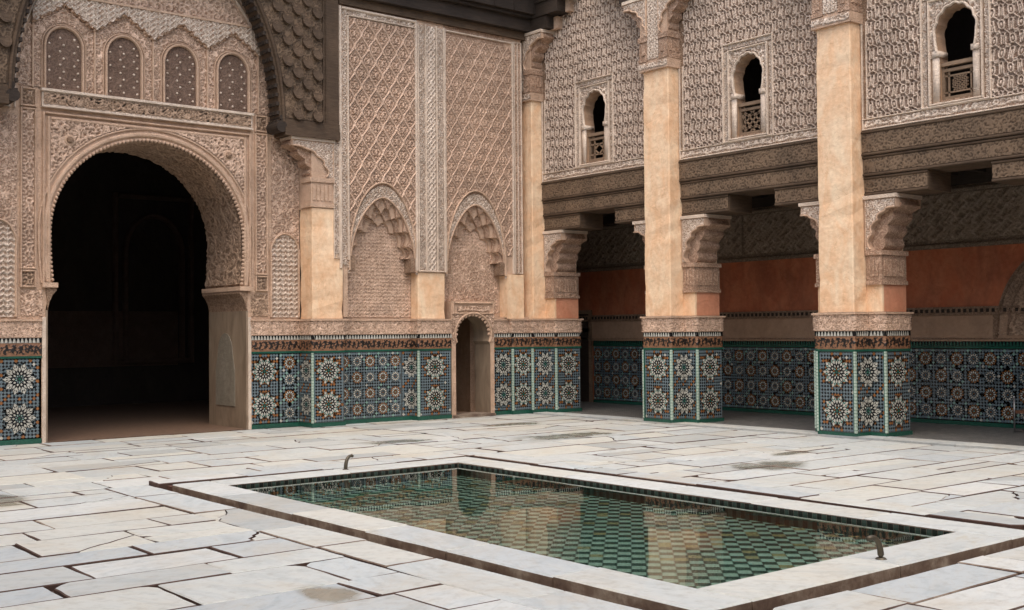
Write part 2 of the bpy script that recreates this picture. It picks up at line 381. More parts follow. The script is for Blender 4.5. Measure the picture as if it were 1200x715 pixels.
def planemap(fr):
    O = np.array(fr(0, 0, 0), float); A = np.array(fr(1, 0, 0))-O; B = np.array(fr(0, 1, 0))-O; N = np.array(fr(0, 0, 1))-O
    return lambda u, v: (O+u[..., None]*A+v[..., None]*B, np.broadcast_to(N, u.shape+(3,)))
def rough_box(mb, x0, x1, y0, y1, z0, z1, mi=0, c=.014):
    """plastered shaft: softened, slightly uneven arrises"""
    n = max(2, int((z1-z0)/.16)); R_ = random.Random(int(z1*100+y0*10)); base = [(x0+c, y0), (x1-c, y0), (x1, y0+c), (x1, y1-c), (x1-c, y1), (x0+c, y1), (x0, y1-c), (x0, y0+c)]
    v = []
    for i in range(n+1):
        j = [R_.uniform(0, .007) if R_.random() > .12 else R_.uniform(.01, .02) for _ in range(4)]; cx, cy = (x0+x1)/2, (y0+y1)/2
        for k, (x, y) in enumerate(base):
            q = j[((k+1)//2) % 4]; v.append((x-q*(1 if x > cx else -1), y-q*(1 if y > cy else -1), z0+(z1-z0)*i/n))
    mb.add(v, [(i*8+k, i*8+(k+1) % 8, i*8+8+(k+1) % 8, i*8+8+k) for i in range(n) for k in range(8)]+[tuple(range(8))[::-1], tuple(n*8+k for k in range(8))], mi)
def rng(a, b, st): return np.linspace(a, b, max(2, int(round((b-a)/st))+1))
def panel(name, fr, u0_, u1_, v0, v1, hf, depth, mat, parent, st=.015, n0=.0, mask=None, **k):
    return relief(name, planemap(fr), rng(u0_, u1_, st), rng(v0, v1, st), hf, depth, mat, parent, mask=mask, n0=n0, **k)
class Path:
    """plan polyline; outward normal is to the right of travel"""
    def __init__(s, pts):
        s.p = [Vector((a, b)) for a, b in pts]; s.d = [(s.p[i+1]-s.p[i]) for i in range(len(s.p)-1)]
        s.L = [d.length for d in s.d]; s.c = np.concatenate([[0], np.cumsum(s.L)]); s.n = [Vector((d.y, -d.x)).normalized() for d in s.d]
        s.len = s.c[-1]
    def vn(s, i):
        if i == 0: return s.n[0]
        if i == len(s.p)-1: return s.n[-1]
        return s.n[i-1]+s.n[i] if abs(s.n[i-1].dot(s.n[i])) < .5 else s.n[i]
    def at(s, u, v, n):
        i = int(min(max(np.searchsorted(s.c, u, 'right')-1, 0), len(s.L)-1)); t = (u-s.c[i])/s.L[i]
        q = s.p[i]+s.d[i]*t+s.n[i]*n; return (q.x, q.y, v)
    def off(s, n): return [s.p[i]+s.vn(i)*n for i in range(len(s.p))]
    def grid(s, st): return np.unique(np.concatenate([rng(s.c[i], s.c[i+1], st) for i in range(len(s.L))]).round(6))
    def map(s):
        c = s.c; pp = np.array([tuple(a) for a in s.p]); dd = np.array([tuple(a.normalized()) for a in s.d]); nn = np.array([tuple(a) for a in s.n])
        def f(u, v):
            i = np.clip(np.searchsorted(c, u+1e-5, 'right')-1, 0, len(dd)-1); q = pp[i]+dd[i]*(u-c[i])[..., None]
            N = nn[i].copy()
            for k in range(1, len(c)-1):
                N[np.abs(u-c[k]) < 1e-4] = tuple(s.vn(k))
            return np.concatenate([q, v[..., None]], -1), np.concatenate([N, np.zeros(u.shape+(1,))], -1)
        return f
    def band(s, mb, z0, z1, n, mi=0, nb=0.):
        a = s.off(n); b = s.off(nb); k = len(a)
        v = [(p.x, p.y, z0) for p in a]+[(p.x, p.y, z1) for p in a]+[(p.x, p.y, z0) for p in b]+[(p.x, p.y, z1) for p in b]
        f = []
        for i in range(k-1): f += [(i, i+1, k+i+1, k+i), (k+i, k+i+1, 3*k+i+1, 3*k+i), (2*k+i, 2*k+i+1, i+1, i)]
        f += [(0, k, 3*k, 2*k), (k-1, 3*k-1, 4*k-1, 2*k-1)]
        mb.add(v, f, mi)
def ring_r(poly, c, ang):
    """distance from c to the polygon boundary along the angle"""
    best = None; dx, dy = math.cos(ang), math.sin(ang)
    for i in range(len(poly)):
        x1, y1 = poly[i]; x2, y2 = poly[(i+1) % len(poly)]; x1 -= c[0]; x2 -= c[0]; y1 -= c[1]; y2 -= c[1]
        den = dx*(y2-y1)-dy*(x2-x1)
        if abs(den) < 1e-12: continue
        t = (x1*(y2-y1)-y1*(x2-x1))/den; s_ = (x1*dy-y1*dx)/den
        if t > 1e-9 and -1e-7 <= s_ <= 1+1e-7 and (best is None or t < best): best = t
    return best if best is not None else 0
def holed(mb, fr, outer, inner, c, n0, n1, mi=0, mr=None, extra=0, back=False):
    """plate from n0 (back) to n1 (front) between outer and inner outline, with the reveal"""
    A = sorted(set([round(math.atan2(y-c[1], x-c[0]), 5) for x, y in list(outer)+list(inner)]+[round(-PI+2*PI*i/64, 5) for i in range(64)]))
    P = []
    for a in A:
        ro, ri = ring_r(outer, c, a), ring_r(inner, c, a); P.append(((c[0]+ro*math.cos(a), c[1]+ro*math.sin(a)), (c[0]+ri*math.cos(a), c[1]+ri*math.sin(a)), ro-ri))
    k = len(P)
    for i in range(k):
        (o1, i1, d1), (o2, i2, d2) = P[i], P[(i+1) % k]
        if d1 > 1e-4 or d2 > 1e-4:
            mb.add([fr(*o1, n1), fr(*o2, n1), fr(*i2, n1), fr(*i1, n1)], [(0, 1, 2, 3)], mi)
            if back: mb.add([fr(*o1, n0), fr(*o2, n0), fr(*i2, n0), fr(*i1, n0)], [(3, 2, 1, 0)], mi)
            mb.add([fr(*i1, n1), fr(*i2, n1), fr(*i2, n0), fr(*i1, n0)], [(0, 1, 2, 3)], mi if mr is None else mr)
            mb.add([fr(*o1, n0), fr(*o2, n0), fr(*o2, n1), fr(*o1, n1)], [(0, 1, 2, 3)], mi)
def inside(poly):
    P = np.array(poly)
    def f(u, v):
        r = np.zeros(u.shape, bool); j = len(P)-1
        for i in range(len(P)):
            xi, yi = P[i]; xj, yj = P[j]
            c = ((yi > v) != (yj > v)) & (u < (xj-xi)*(v-yi)/(yj-yi+1e-12)+xi); r ^= c; j = i
        return r
    return f
def horseshoe(cx, z0, zimp, zs, zc, Rx, top, jh, lobes=0, la=0., n=48, pinch=.04, grow=0.):
    """closed outline, anticlockwise from bottom right"""
    pts = [(cx+jh+grow, z0), (cx+jh+grow, zimp)]; ht = top-zc+grow; Rr = Rx+grow
    low = [zs+(zc-zs)*i/8 for i in range(9)]
    right = [(cx+Rr-pinch*((zc-z)/(zc-zs))**2, z) for z in low]
    arc = []
    for i in range(1, n):
        t = PI*i/n; k = 1+(la*abs(math.sin(lobes*t/1.0)) if lobes else 0)
        arc.append((cx+Rr*math.cos(t)*k, zc+ht*(math.sin(t)**.97)*k))
    left = [(2*cx-x, z) for x, z in right[::-1]]
    return pts+right+arc+left+[(cx-jh-grow, zimp), (cx-jh-grow, z0)]
def trim(mb, fr, pts, w_, n0, n1, mi=0, closed=False):
    """flat moulding of width w_ following pts (centre line)"""
    k = len(pts); L = []; Rr = []
    for i in range(k):
        a = pts[(i-1) % k] if closed or i > 0 else pts[i]; b = pts[(i+1) % k] if closed or i < k-1 else pts[i]
        dx, dy = b[0]-a[0], b[1]-a[1]; q = math.hypot(dx, dy) or 1; dx /= q; dy /= q
        L.append((pts[i][0]-dy*w_/2, pts[i][1]+dx*w_/2)); Rr.append((pts[i][0]+dy*w_/2, pts[i][1]-dx*w_/2))
    for i in range(k if closed else k-1):
        j = (i+1) % k; h = (n1-n0)*.35
        q = [fr(*Rr[i], n0), fr(*Rr[j], n0), fr(*L[j], n0), fr(*L[i], n0), fr(*Rr[i], n1-h), fr(*Rr[j], n1-h), fr(*L[j], n1-h), fr(*L[i], n1-h)]
        Ri = [(r_[0]*.7+l_[0]*.3, r_[1]*.7+l_[1]*.3) for r_, l_ in ((Rr[i], L[i]), (Rr[j], L[j]), (L[j], Rr[j]), (L[i], Rr[i]))]
        q += [fr(*p, n1) for p in Ri]
        mb.add(q, [(0, 1, 5, 4), (2, 3, 7, 6), (4, 5, 9, 8), (8, 9, 10, 11), (11, 10, 6, 7)], mi)
def rect(u0_, u1_, v0, v1): return [(u1_, v0), (u1_, v1), (u0_, v1), (u0_, v0)]
def frame(mb, fr, u0_, u1_, v0, v1, w_, n0, n1, mi=0, bottom=True):
    h = w_/2
    trim(mb, fr, [(u0_+h, v0), (u0_+h, v1)], w_, n0, n1, mi); trim(mb, fr, [(u1_-h, v0), (u1_-h, v1)], w_, n0, n1, mi)
    trim(mb, fr, [(u0_+w_, v1-h), (u1_-w_, v1-h)], w_, n0, n1-.002, mi); 
    if bottom: trim(mb, fr, [(u0_+w_, v0+h), (u1_-w_, v0+h)], w_, n0, n1-.002, mi)

# ------------------------------------------------------------------ zellij
def kite(cx, cy, th, ra, rm, rb, hw, mi, out):
    c, s = math.cos(th), math.sin(th)
    out.append(([(cx+c*ra, cy+s*ra), (cx+c*rm+s*hw, cy+s*rm-c*hw), (cx+c*rb, cy+s*rb), (cx+c*rm-s*hw, cy+s*rm+c*hw)], mi))
def starr(th, n):      # outline of an n-pointed star, 1 at the points
    x = abs(((th*n/(2*PI))+.5) % 1-.5)*2; return 1-.30*x
def rosette(cx, cy, Rr, n, acc, alt, out, cen=GRN, small=False):
    st = 2*PI/n; sc_ = WHT
    ov = [(cx+Rr*(1.0 if i % 2 == 0 else .72)*math.cos(i*st/2), cy+Rr*(1.0 if i % 2 == 0 else .72)*math.sin(i*st/2)) for i in range(2*n)]
    rb = Rr*(.84 if small else .80)
    out.append(([(cx+rb*math.cos(i*st), cy+rb*math.sin(i*st)) for i in range(n)], -1))
    out.append(([(cx+Rr*.09*math.cos(i*PI/4), cy+Rr*.09*math.sin(i*PI/4)) for i in range(8)], cen))
    for i in range(n):
        t = i*st; h = t+st/2
        if small:
            kite(cx, cy, h, Rr*.14, Rr*.26, Rr*.38, Rr*.24*st*.40, acc, out)
            kite(cx, cy, t, Rr*.36, Rr*.58, Rr*.84, Rr*.58*st*.40, WHT, out)
            kite(cx, cy, h, Rr*.70, Rr*.86, Rr*1.04, Rr*.84*st*.40, acc, out)
        else:
            kite(cx, cy, h, Rr*.13, Rr*.20, Rr*.28, Rr*.20*st*.40, AQU if i % 2 else acc, out)
            kite(cx, cy, t, Rr*.27, Rr*.36, Rr*.45, Rr*.34*st*.30, WHT, out)
            kite(cx, cy, t, Rr*.50, Rr*.64, Rr*.76, Rr*.64*st*.24, WHT, out); kite(cx, cy, t, Rr*.74, Rr*.84, Rr*1.0, Rr*.82*st*.20, WHT, out); kite(cx, cy, t-.26*st, Rr*.62, Rr*.74, Rr*.88, Rr*.74*st*.10, AQU if acc == ORG else WHT, out); kite(cx, cy, t+.26*st, Rr*.62, Rr*.74, Rr*.88, Rr*.74*st*.10, AQU if acc == ORG else WHT, out)
            kite(cx, cy, h, Rr*.44, Rr*.58, Rr*.73, Rr*.58*st*.20, WHT, out)
            kite(cx, cy, h, Rr*.77, Rr*.85, Rr*.94, Rr*.85*st*.22, acc, out)
            kite(cx, cy, h-.20*st, Rr*.84, Rr*.92, Rr*1.01, Rr*.92*st*.10, acc, out)
            kite(cx, cy, h+.20*st, Rr*.84, Rr*.92, Rr*1.01, Rr*.92*st*.10, acc, out)
            kite(cx, cy, t, Rr*1.02, Rr*1.07, Rr*1.13, Rr*1.07*st*.10, acc, out)
def lattice(ua, ub, va, vb, cell, ros, out, seed=0):
    nu = max(1, int(round((ub-ua)/cell))); nv = max(1, int(round((vb-va)/cell))); du = (ub-ua)/nu; dv = (vb-va)/nv
    def hit(x, y, k):
        for r_ in ros:
            d = math.hypot(x-r_[0], y-r_[1])
            if d < r_[2]*1.5 and d < r_[2]*k*(starr(math.atan2(y-r_[1], x-r_[0]), 10) if r_[2] > .16 else .97): return [r_]
        return []
    for i in range(nu):
        for j in range(nv):
            x = ua+(i+.5)*du; y = va+(j+.5)*dv
            if hit(x, y, 1.10): continue
            near = hit(x, y, 1.24)
            if near and near[0][2] > .16: c = near[0][3]
            else: c = BLU if (i+j) % 2 else (near_alt(ros, x, y) if (i//2+j//2) % 2 else WHT if (i*3+j*5) % 11 == 0 else BLU)
            a, b = .495, .16
            p = [(-a, -b), (-b, -a), (b, -a), (a, -b), (a, b), (b, a), (-b, a), (-a, b)]
            out.append(([(x+p_[0]*du, y+p_[1]*dv) for p_ in p], c))
    for i in range(0, nu+1):
        for j in range(0, nv+1):
            x = ua+i*du; y = va+j*dv
            if hit(x, y, 1.04) or i in (0, nu) or j in (0, nv): continue
            k = .44; out.append(([(x-k*du, y), (x, y-k*dv), (x+k*du, y), (x, y+k*dv)], BLK))
def near_alt(ros, x, y):
    if not ros: return BLU
    r_ = min(ros, key=lambda q: math.hypot(x-q[0], y-q[1])); return r_[4]
def tiles_mesh(name, path, polys, parent, n=.004):
    mb = MB(); cut = []
    def clip(P, c, sg):
        o = []
        for i in range(len(P)):
            a, b = P[i], P[(i+1) % len(P)]; da, db = (a[0]-c)*sg, (b[0]-c)*sg
            if da >= 0: o.append(a)
            if da*db < 0: t = da/(da-db); o.append((a[0]+(b[0]-a[0])*t, a[1]+(b[1]-a[1])*t))
        return o
    for pts, mi in polys:
        us = [p[0] for p in pts]; c = [q for q in path.c[1:-1] if min(us) < q-1e-4 and max(us) > q+1e-4]
        if c:
            A, B = clip(pts, c[0], -1), clip(pts, c[0], 1)
            if len(A) > 2: cut.append(([(min(a, c[0]-1e-5), b) for a, b in A], mi))
            if len(B) > 2: cut.append(([(max(a, c[0]+1e-5), b) for a, b in B], mi))
        else: cut.append((pts, mi))
    for pts, mi in cut:
        if min(p[0] for p in pts) < 0 or max(p[0] for p in pts) > path.len: continue
        mb.add([path.at(a, b, n+(.002 if mi == BLK else -.002 if mi < 0 else 0)) for a, b in pts], [tuple(range(len(pts)))], BLK if mi < 0 else mi)
    o = mb.build(name, ZM, parent); o['kind'] = 'stuff'; return o
ZB, ZT = .075, 1.30
def dado(path, panels, parent, back=False, trims=()):
    """green base, zellij, green line, script band, merlon band, carved frieze, all following the plan path"""
    mb = MB(); path.band(mb, 0, ZB, .022, 0, -.02); mb.build('green_base_course', G_GRN, parent)
    top = ZT if not back else 1.30
    mb = MB(); path.band(mb, ZB, top, .0, 0, -.02); mb.build('tile_bed', G_GRT, parent)
    tk = []
    for (ua, ub, kind, acc) in panels:
        ros = []
        if kind == 'big':
            Rr = min((ub-ua)*.45, .245); h = (top-ZB)
            for k in (0, 1): ros.append(((ua+ub)/2, ZB+h*(.26+.485*k), Rr, acc, ORG if acc in (BLU, DBL) else BLU))
            for r_ in ros: rosette(r_[0], r_[1], Rr, 10, acc, 0, tk)
        else:
            nr = 4; pv = (top-ZB-.06)/nr; nc = max(1, int(round((ub-ua)/pv))); pu = (ub-ua)/nc; Rr = min(pu, pv)*.40
            for i in range(nc):
                for j in range(nr):
                    ac = ORG if (i+j) % 2 else acc
                    q = (ua+(i+.5)*pu, ZB+.03+(j+.5)*pv, Rr, ac, AQU if (i*j) % 3 == 0 else BLU); ros.append(q); rosette(q[0], q[1], Rr, 12, ac, 0, tk, ORG if ac != ORG else AQU, True)
        lattice(ua+.012, ub-.012, ZB+.012, top-.012, .053, ros, tk)
    tiles_mesh('zellij_mosaic', path, tk, parent)
    mb = MB(); path.band(mb, top, top+.035, .016, 0, -.02); mb.build('green_border', G_GRN, parent)
    z = top+.035
    # vertical glazed corner beads
    mb = MB()
    for (u, _) in trims:
        i = int(np.argmin(np.abs(path.c-u))); p = path.p[i]; nn = path.vn(i); k = 0; zz = ZB
        mb = MB(); a = p+nn*.006; mb.box(a.x-.022, a.x+.022, a.y-.022, a.y+.022, ZB, top, 1)
        while zz < top-.02:
            a = p+nn*.012; r_ = .017
            mb.box(a.x-r_, a.x+r_, a.y-r_, a.y+r_, zz, min(zz+.044, top), 0); zz += .05; k += 1
        mb.build('corner_bead', [G_AQUP, G_GRN], parent)
    if back:
        mb = MB(); path.band(mb, z, z+.085, .006, 0, -.02); mb.build('merlon_bed', G_BLK, parent)
        merlons(path, z+.005, z+.08, .02, parent, G_GRN); return
    # script band
    relief('script_band', path.map(), path.grid(.011), rng(z, z+.20, .011), script2(.20, z), .008, [M_SCRIPT, M_SCRIPTB], parent, matf=lambda h: h > .5, n0=.012)
    mb = MB(); path.band(mb, z, z+.20, .010, 0, -.02); mb.build('script_ground', M_SCRIPT, parent)
    z += .20
    mb = MB(); path.band(mb, z, z+.075, .016, 0, -.02); mb.build('merlon_bed', G_BLK, parent)
    merlons(path, z, z+.07, .018, parent, G_WHT)
    z += .075
    mb = MB(); path.band(mb, z, z+.275, .020, 0, -.02); path.band(mb, z+.255, z+.285, .055, 0, .0); mb.build('frieze_bed', M_MO, parent)
    relief('carved_frieze', path.map(), path.grid(.014), rng(z+.012, z+.255, .014), lambda u, v: np.maximum(scrolls(.085)(u, v), arab(.11)(u, v)*.8), .014, M_ST, parent, n0=.022)
def merlons(path, z0, z1, n, parent, mat):
    mb = MB(); u = .02; st = .058
    while u < path.len-.03:
        mb.add([path.at(u, z0, n), path.at(u+.05, z0, n), path.at(u+.034, z1, n), path.at(u+.016, z1, n)], [(0, 1, 2, 3)]); u += st
    o = mb.build('merlon_tiles', mat, parent); o['kind'] = 'stuff'
exec_parts = True

# ================================================================== SETTING: ground, paving, pool
PX0, PX1, PY0, PY1 = 5.42, 8.48, 4.86, 11.45        # water
QX0, QX1, QY0, QY1 = 4.99, 8.91, 4.42, 11.87        # kerb outside
mb = MB(); X = [-60, QX0, QX1, 60]; Y = [-60, QY0, QY1, 60]
for i in range(3):
    for j in range(3):
        if i == 1 and j == 1: continue
        mb.add([(X[i], Y[j], -.045), (X[i+1], Y[j], -.045), (X[i+1], Y[j+1], -.045), (X[i], Y[j+1], -.045)], [(0, 1, 2, 3)])
tag(mb.build('ground', M_JOINT), 'dark reddish earth showing in the joints between the marble slabs', kind='structure')

paving = thing('paving', (6, 10, 0), 'worn grey white marble slab paving of the courtyard', kind='structure')
slabs = []
def wob(a, b, k, j, rnd):
    """points from a to b (excl. b), slightly uneven"""
    out = [a]
    dx, dy = b[0]-a[0], b[1]-a[1]; L = math.hypot(dx, dy) or 1
    for i in range(1, k):
        t = i/k+rnd.uniform(-.06, .06); o = rnd.uniform(-j, j); out.append((a[0]+dx*t-dy/L*o, a[1]+dy*t+dx/L*o))
    return out
def add_slab(x0, x1, y0, y1, rnd, depth=0):
    if x1-x0 < .12 or y1-y0 < .10: return
    g = rnd.choice((.003, .004, .006, .009, .016)); g2 = rnd.choice((.003, .004, .007, .013))
    c = [[x0+g, y0+g2], [x1-g2, y0+g], [x1-g, y1-g2], [x0+g2, y1-g]]
    for p in c: p[0] += rnd.uniform(-.014, .014); p[1] += rnd.uniform(-.010, .010)
    crk = rnd.random()
    if depth == 0 and crk < .24 and (x1-x0) > .8:
        # a crack running across
        t0, t1 = rnd.uniform(.2, .8), rnd.uniform(.2, .8)
        A = (c[0][0]+(c[1][0]-c[0][0])*t0, c[0][1]+(c[1][1]-c[0][1])*t0); B = (c[3][0]+(c[2][0]-c[3][0])*t1, c[3][1]+(c[2][1]-c[3][1])*t1)
        if crk < .09: B = (c[2][0], c[2][1]-(c[2][1]-c[1][1])*rnd.uniform(.2, .7)); right = [c[1]]
        else: right = [c[1], c[2]]
        line = wob(A, B, 6, .035, rnd)+[B]; w_ = rnd.uniform(.003, .008)
        l1 = [(p[0]-w_, p[1]+(w_ if crk < .09 else 0)) for p in line]; l2 = [(p[0]+w_, p[1]-(w_ if crk < .09 else 0)) for p in line]
        P1 = [tuple(c[0])]+l1+([tuple(c[2])] if crk < .09 else [])+[tuple(c[3])]; P2 = l2[:1]+[tuple(p) for p in right]+l2[1:][::-1]
        slabs.append(P1); slabs.append(P2); return
    P = []
    for i in range(4):
        a, b = c[i], c[(i+1) % 4]; pts = wob(tuple(a), tuple(b), 4, .005, rnd)
        if rnd.random() < .10:     # broken corner
            s_ = rnd.uniform(.04, .13); pv = c[i-1]
            d1 = math.hypot(b[0]-a[0], b[1]-a[1]); d0 = math.hypot(pv[0]-a[0], pv[1]-a[1])
            q0 = (a[0]+(pv[0]-a[0])*s_/d0, a[1]+(pv[1]-a[1])*s_/d0); q1 = (a[0]+(b[0]-a[0])*s_/d1, a[1]+(b[1]-a[1])*s_/d1)
            pts = [q0, ((q0[0]+q1[0])/2+rnd.uniform(-.02, .02), (q0[1]+q1[1])/2+rnd.uniform(-.02, .02)), q1]+pts[1:]
        P += pts
    slabs.append(P)
def rows(x0, x1, y0, y1, rnd, hmin=.42, hmax=.74, lmin=.65, lmax=1.5, along='x'):
    if along == 'y':
        y = y0
        k0 = len(slabs); rows(y0, y1, x0, x1, rnd, hmin, hmax, lmin, lmax)
        for k in range(k0, len(slabs)): slabs[k] = [(b, a) for a, b in slabs[k]][::-1]
        return
    y = y0
    while y < y1-.02:
        h = rnd.uniform(hmin, hmax)
        if y1-(y+h) < .3: h = y1-y
        x = x0-rnd.uniform(0, 1)
        while x < x1:
            L = rnd.uniform(lmin, lmax); xa, xb = max(x, x0), min(x+L, x1)
            if x1-xb < .25: xb = x1; L = x1-x
            if rnd.random() < .12 and h > .55 and xb-xa > .5:
                s_ = y+h*rnd.uniform(.4, .6); add_slab(xa, xb, y, s_, rnd, 1); add_slab(xa, xb, s_, y+h, rnd, 1)
            else: add_slab(xa, xb, y, y+h, rnd)
            x += L
        y += h
rnd = random.Random(11)
bw = .52; gx0, gx1, gy0, gy1 = QX0-bw, QX1+bw, QY0-bw, QY1+bw; ch = .06
rows(-2.4, gx0-.01, gy0, gy1, rnd); rows(-2.4, 14.93, gy1+.035, 18.28, rnd); rows(gx1+.03, 14.93, gy0, gy1, rnd); rows(-2.4, 14.93, -5, gy0-.01, rnd)
rows(gx0, QX0-ch, gy0, gy1, rnd, 1, 1, .8, 1.5, 'y'); rows(QX1+.17, gx1, gy0, gy1, rnd, 1, 1, .8, 1.5, 'y')
rows(QX0-ch, QX1+.17, gy0, QY0-ch, rnd, 1, 1, .8, 1.5); rows(QX0-ch, QX1+.17, QY1+.17, gy1, rnd, 1, 1, .8, 1.5)
def slab_geo(mb, P, dz, tx, ty, cx, cy, bev=.009, th=.05):
    k = len(P)
    cl = [(cx+(a-cx)*(1-bev/max(.15, abs(a-cx))) if abs(a-cx) > .02 else a, cy+(b-cy)*(1-bev/max(.15, abs(b-cy))) if abs(b-cy) > .02 else b) for a, b in P]
    zf = lambda a, b: dz+(a-cx)*tx+(b-cy)*ty
    v = [(a, b, zf(a, b)) for a, b in cl]+[(a, b, zf(a, b)-.007) for a, b in P]+[(a, b, -th) for a, b in P]
    f = [tuple(range(k))]+[(i, k+i, k+(i+1) % k, (i+1) % k) for i in range(k)]
    mb.add(v, f[:1]); mb.add(v, f[1:], rnd.choice((0, 1, 1, 2))); mb.add(v, [(k+i, 2*k+i, 2*k+(i+1) % k, k+(i+1) % k) for i in range(k)], 1)
def area_px(P, z=0):
    q = [project((a, b, z)) for a, b in P]
    if any(p is None for p in q): return 0
    cx = sum(p[0] for p in q)/len(q); cy = sum(p[1] for p in q)/len(q)
    if not (-60 < cx < 1260 and cy < 770): return 0
    return abs(sum(q[i][0]*q[(i+1) % len(q)][1]-q[(i+1) % len(q)][0]*q[i][1] for i in range(len(q))))/2
info = []
for P in slabs:
    A = sum(P[i][0]*P[(i+1) % len(P)][1]-P[(i+1) % len(P)][0]*P[i][1] for i in range(len(P)))
    if A < 0: P = P[::-1]
    cx = sum(p[0] for p in P)/len(P); cy = sum(p[1] for p in P)/len(P)
    info.append((area_px(P), P, cx, cy, rnd.uniform(-.004, .004), rnd.uniform(-.0035, .0035), rnd.uniform(-.0035, .0035)))
info.sort(key=lambda t: -t[0])
for k, (a, P, cx, cy, dz, tx, ty) in enumerate(info[:300]):
    mb = MB(); slab_geo(mb, P, dz, tx, ty, cx, cy); up = .044 if (QX1 < cx < gx1 and gy0+.3 < cy < gy1) or (QY1 < cy < gy1 and gx0+.3 < cx < gx1) else 0
    for q_ in range(len(mb.v)):
        if mb.v[q_][2] > -.04: mb.v[q_] = (mb.v[q_][0], mb.v[q_][1], mb.v[q_][2]+up)
    mb.build('slab', [M_MAR, M_JOINT, M_EDGE], paving, at=(cx, cy, 0))
mb = MB()
for (a, P, cx, cy, dz, tx, ty) in info[300:]: slab_geo(mb, P, dz, tx, ty, cx, cy)
tag(mb.build('outer_slabs', [M_MAR, M_JOINT, M_EDGE], paving), kind='stuff')

# pool
pool = thing('pool', (6.95, 8.15, 0), 'sunken rectangular ablution pool with a white marble kerb and checkered tile floor', 'pool')
KT = .052
def stone(x0, x1, y0, y1):
    mb = MB(); g = .003; x0 += g; x1 -= g; y0 += g; y1 -= g; b = .014; nx = max(1, int((x1-x0)/.25)); ny = max(1, int((y1-y0)/.25))
    per = [(x0+(x1-x0)*i/nx, y0) for i in range(nx)]+[(x1, y0+(y1-y0)*i/ny) for i in range(ny)]+[(x1-(x1-x0)*i/nx, y1) for i in range(nx)]+[(x0, y1-(y1-y0)*i/ny) for i in range(ny)]
    per = [(a+rnd.uniform(-.004, .004), c+rnd.uniform(-.004, .004)) for a, c in per]; k = len(per); dz = rnd.uniform(-.004, .004)
    ins = [(min(max(a, x0+b), x1-b), min(max(c, y0+b), y1-b)) for a, c in per]
    v = [(a, c, KT+dz) for a, c in ins]+[(a, c, KT+dz-.010) for a, c in per]+[(a, c, -.06) for a, c in per]
    mb.add(v, [tuple(range(k))]+[(i, k+i, k+(i+1) % k, (i+1) % k) for i in range(k)], 0)
    mb.add(v, [(k+i, 2*k+i, 2*k+(i+1) % k, k+(i+1) % k) for i in range(k)], 1)
    mb.build('kerbstone', [M_MAR, M_EDGE], pool, at=((x0+x1)/2, (y0+y1)/2, KT))
def kerbrun(a0, a1, f, n):
    c = [a0+(a1-a0)*i/n+(rnd.uniform(-.18, .18) if 0 < i < n else 0) for i in range(n+1)]
    for i in range(n): f(c[i], c[i+1])
kerbrun(QY0, QY1, lambda a, b: stone(QX0, PX0, a, b), 6); kerbrun(QY0, QY1, lambda a, b: stone(PX1, QX1, a, b), 6)
kerbrun(PX0, PX1, lambda a, b: stone(a, b, QY0, PY0), 2); kerbrun(PX0, PX1, lambda a, b: stone(a, b, PY1, QY1), 2)
ZF = -.115
def bricks(a0, a1, f):
    a = a0
    while a < a1-.1:
        L = min(rnd.uniform(.20, .34), a1-a); f(a+.006, a+L-.006); a += L
def brick(x0, x1, y0, y1):
    b_ = MB(); z = .018+rnd.uniform(-.010, .006); b_.box(x0, x1, y0, y1, -.05, z); b_.build('brick', M_BRK, pool, at=((x0+x1)/2, (y0+y1)/2, 0))
bricks(QY0, QY1+.14, lambda a, b_: brick(QX1+.022, QX1+.115+rnd.uniform(0, .03), a, b_)); bricks(QX0, QX1, lambda a, b_: brick(a, b_, QY1+.022, QY1+.115+rnd.uniform(0, .03)))
mb = MB()
for x0, x1, y0, y1 in ((PX0-.1, PX0+.012, PY0-.1, PY1+.1), (PX1-.012, PX1+.1, PY0-.1, PY1+.1), (PX0+.012, PX1-.012, PY0-.1, PY0+.012), (PX0+.012, PX1-.012, PY1-.012, PY1+.1)): mb.box(x0, x1, y0, y1, ZF-.05, -.02)
mb.box(PX0-.1, PX1+.1, PY0-.1, PY1+.1, ZF-.06, ZF-.004)
mb.build('basin', G_GRT, pool)
mb = MB(); k = 0
def wtile(a, b, axis, side, pos):
    pass
for axis, pos, a0, a1, sg in ((0, PX0+.014, PY0+.02, PY1-.02, 1), (0, PX1-.014, PY0+.02, PY1-.02, -1), (1, PY0+.014, PX0+.02, PX1-.02, 1), (1, PY1-.014, PX0+.02, PX1-.02, -1)):
    n = int((a1-a0)/.05)
    for i in range(n):
        a = a0+(a1-a0)*i/n; b = a0+(a1-a0)*(i+1)/n-.005
        for z0, z1, mi in ((-.112, -.035, (1 if i % 2 else 0)), (-.031, -.018, 2), (-.014, .036, (0 if i % 2 else 1))):
            t = .004*sg
            if axis == 0: mb.box(min(pos, pos+t), max(pos, pos+t), a, b, z0, z1, mi)
            else: mb.box(a, b, min(pos, pos+t), max(pos, pos+t), z0, z1, mi)
tag(mb.build('wall_tiles', [glaze('pool_glaze_dark', (.022, .026, .023)), glaze('pool_glaze_green', (.05, .075, .065)), G_WHT], pool), kind='stuff')
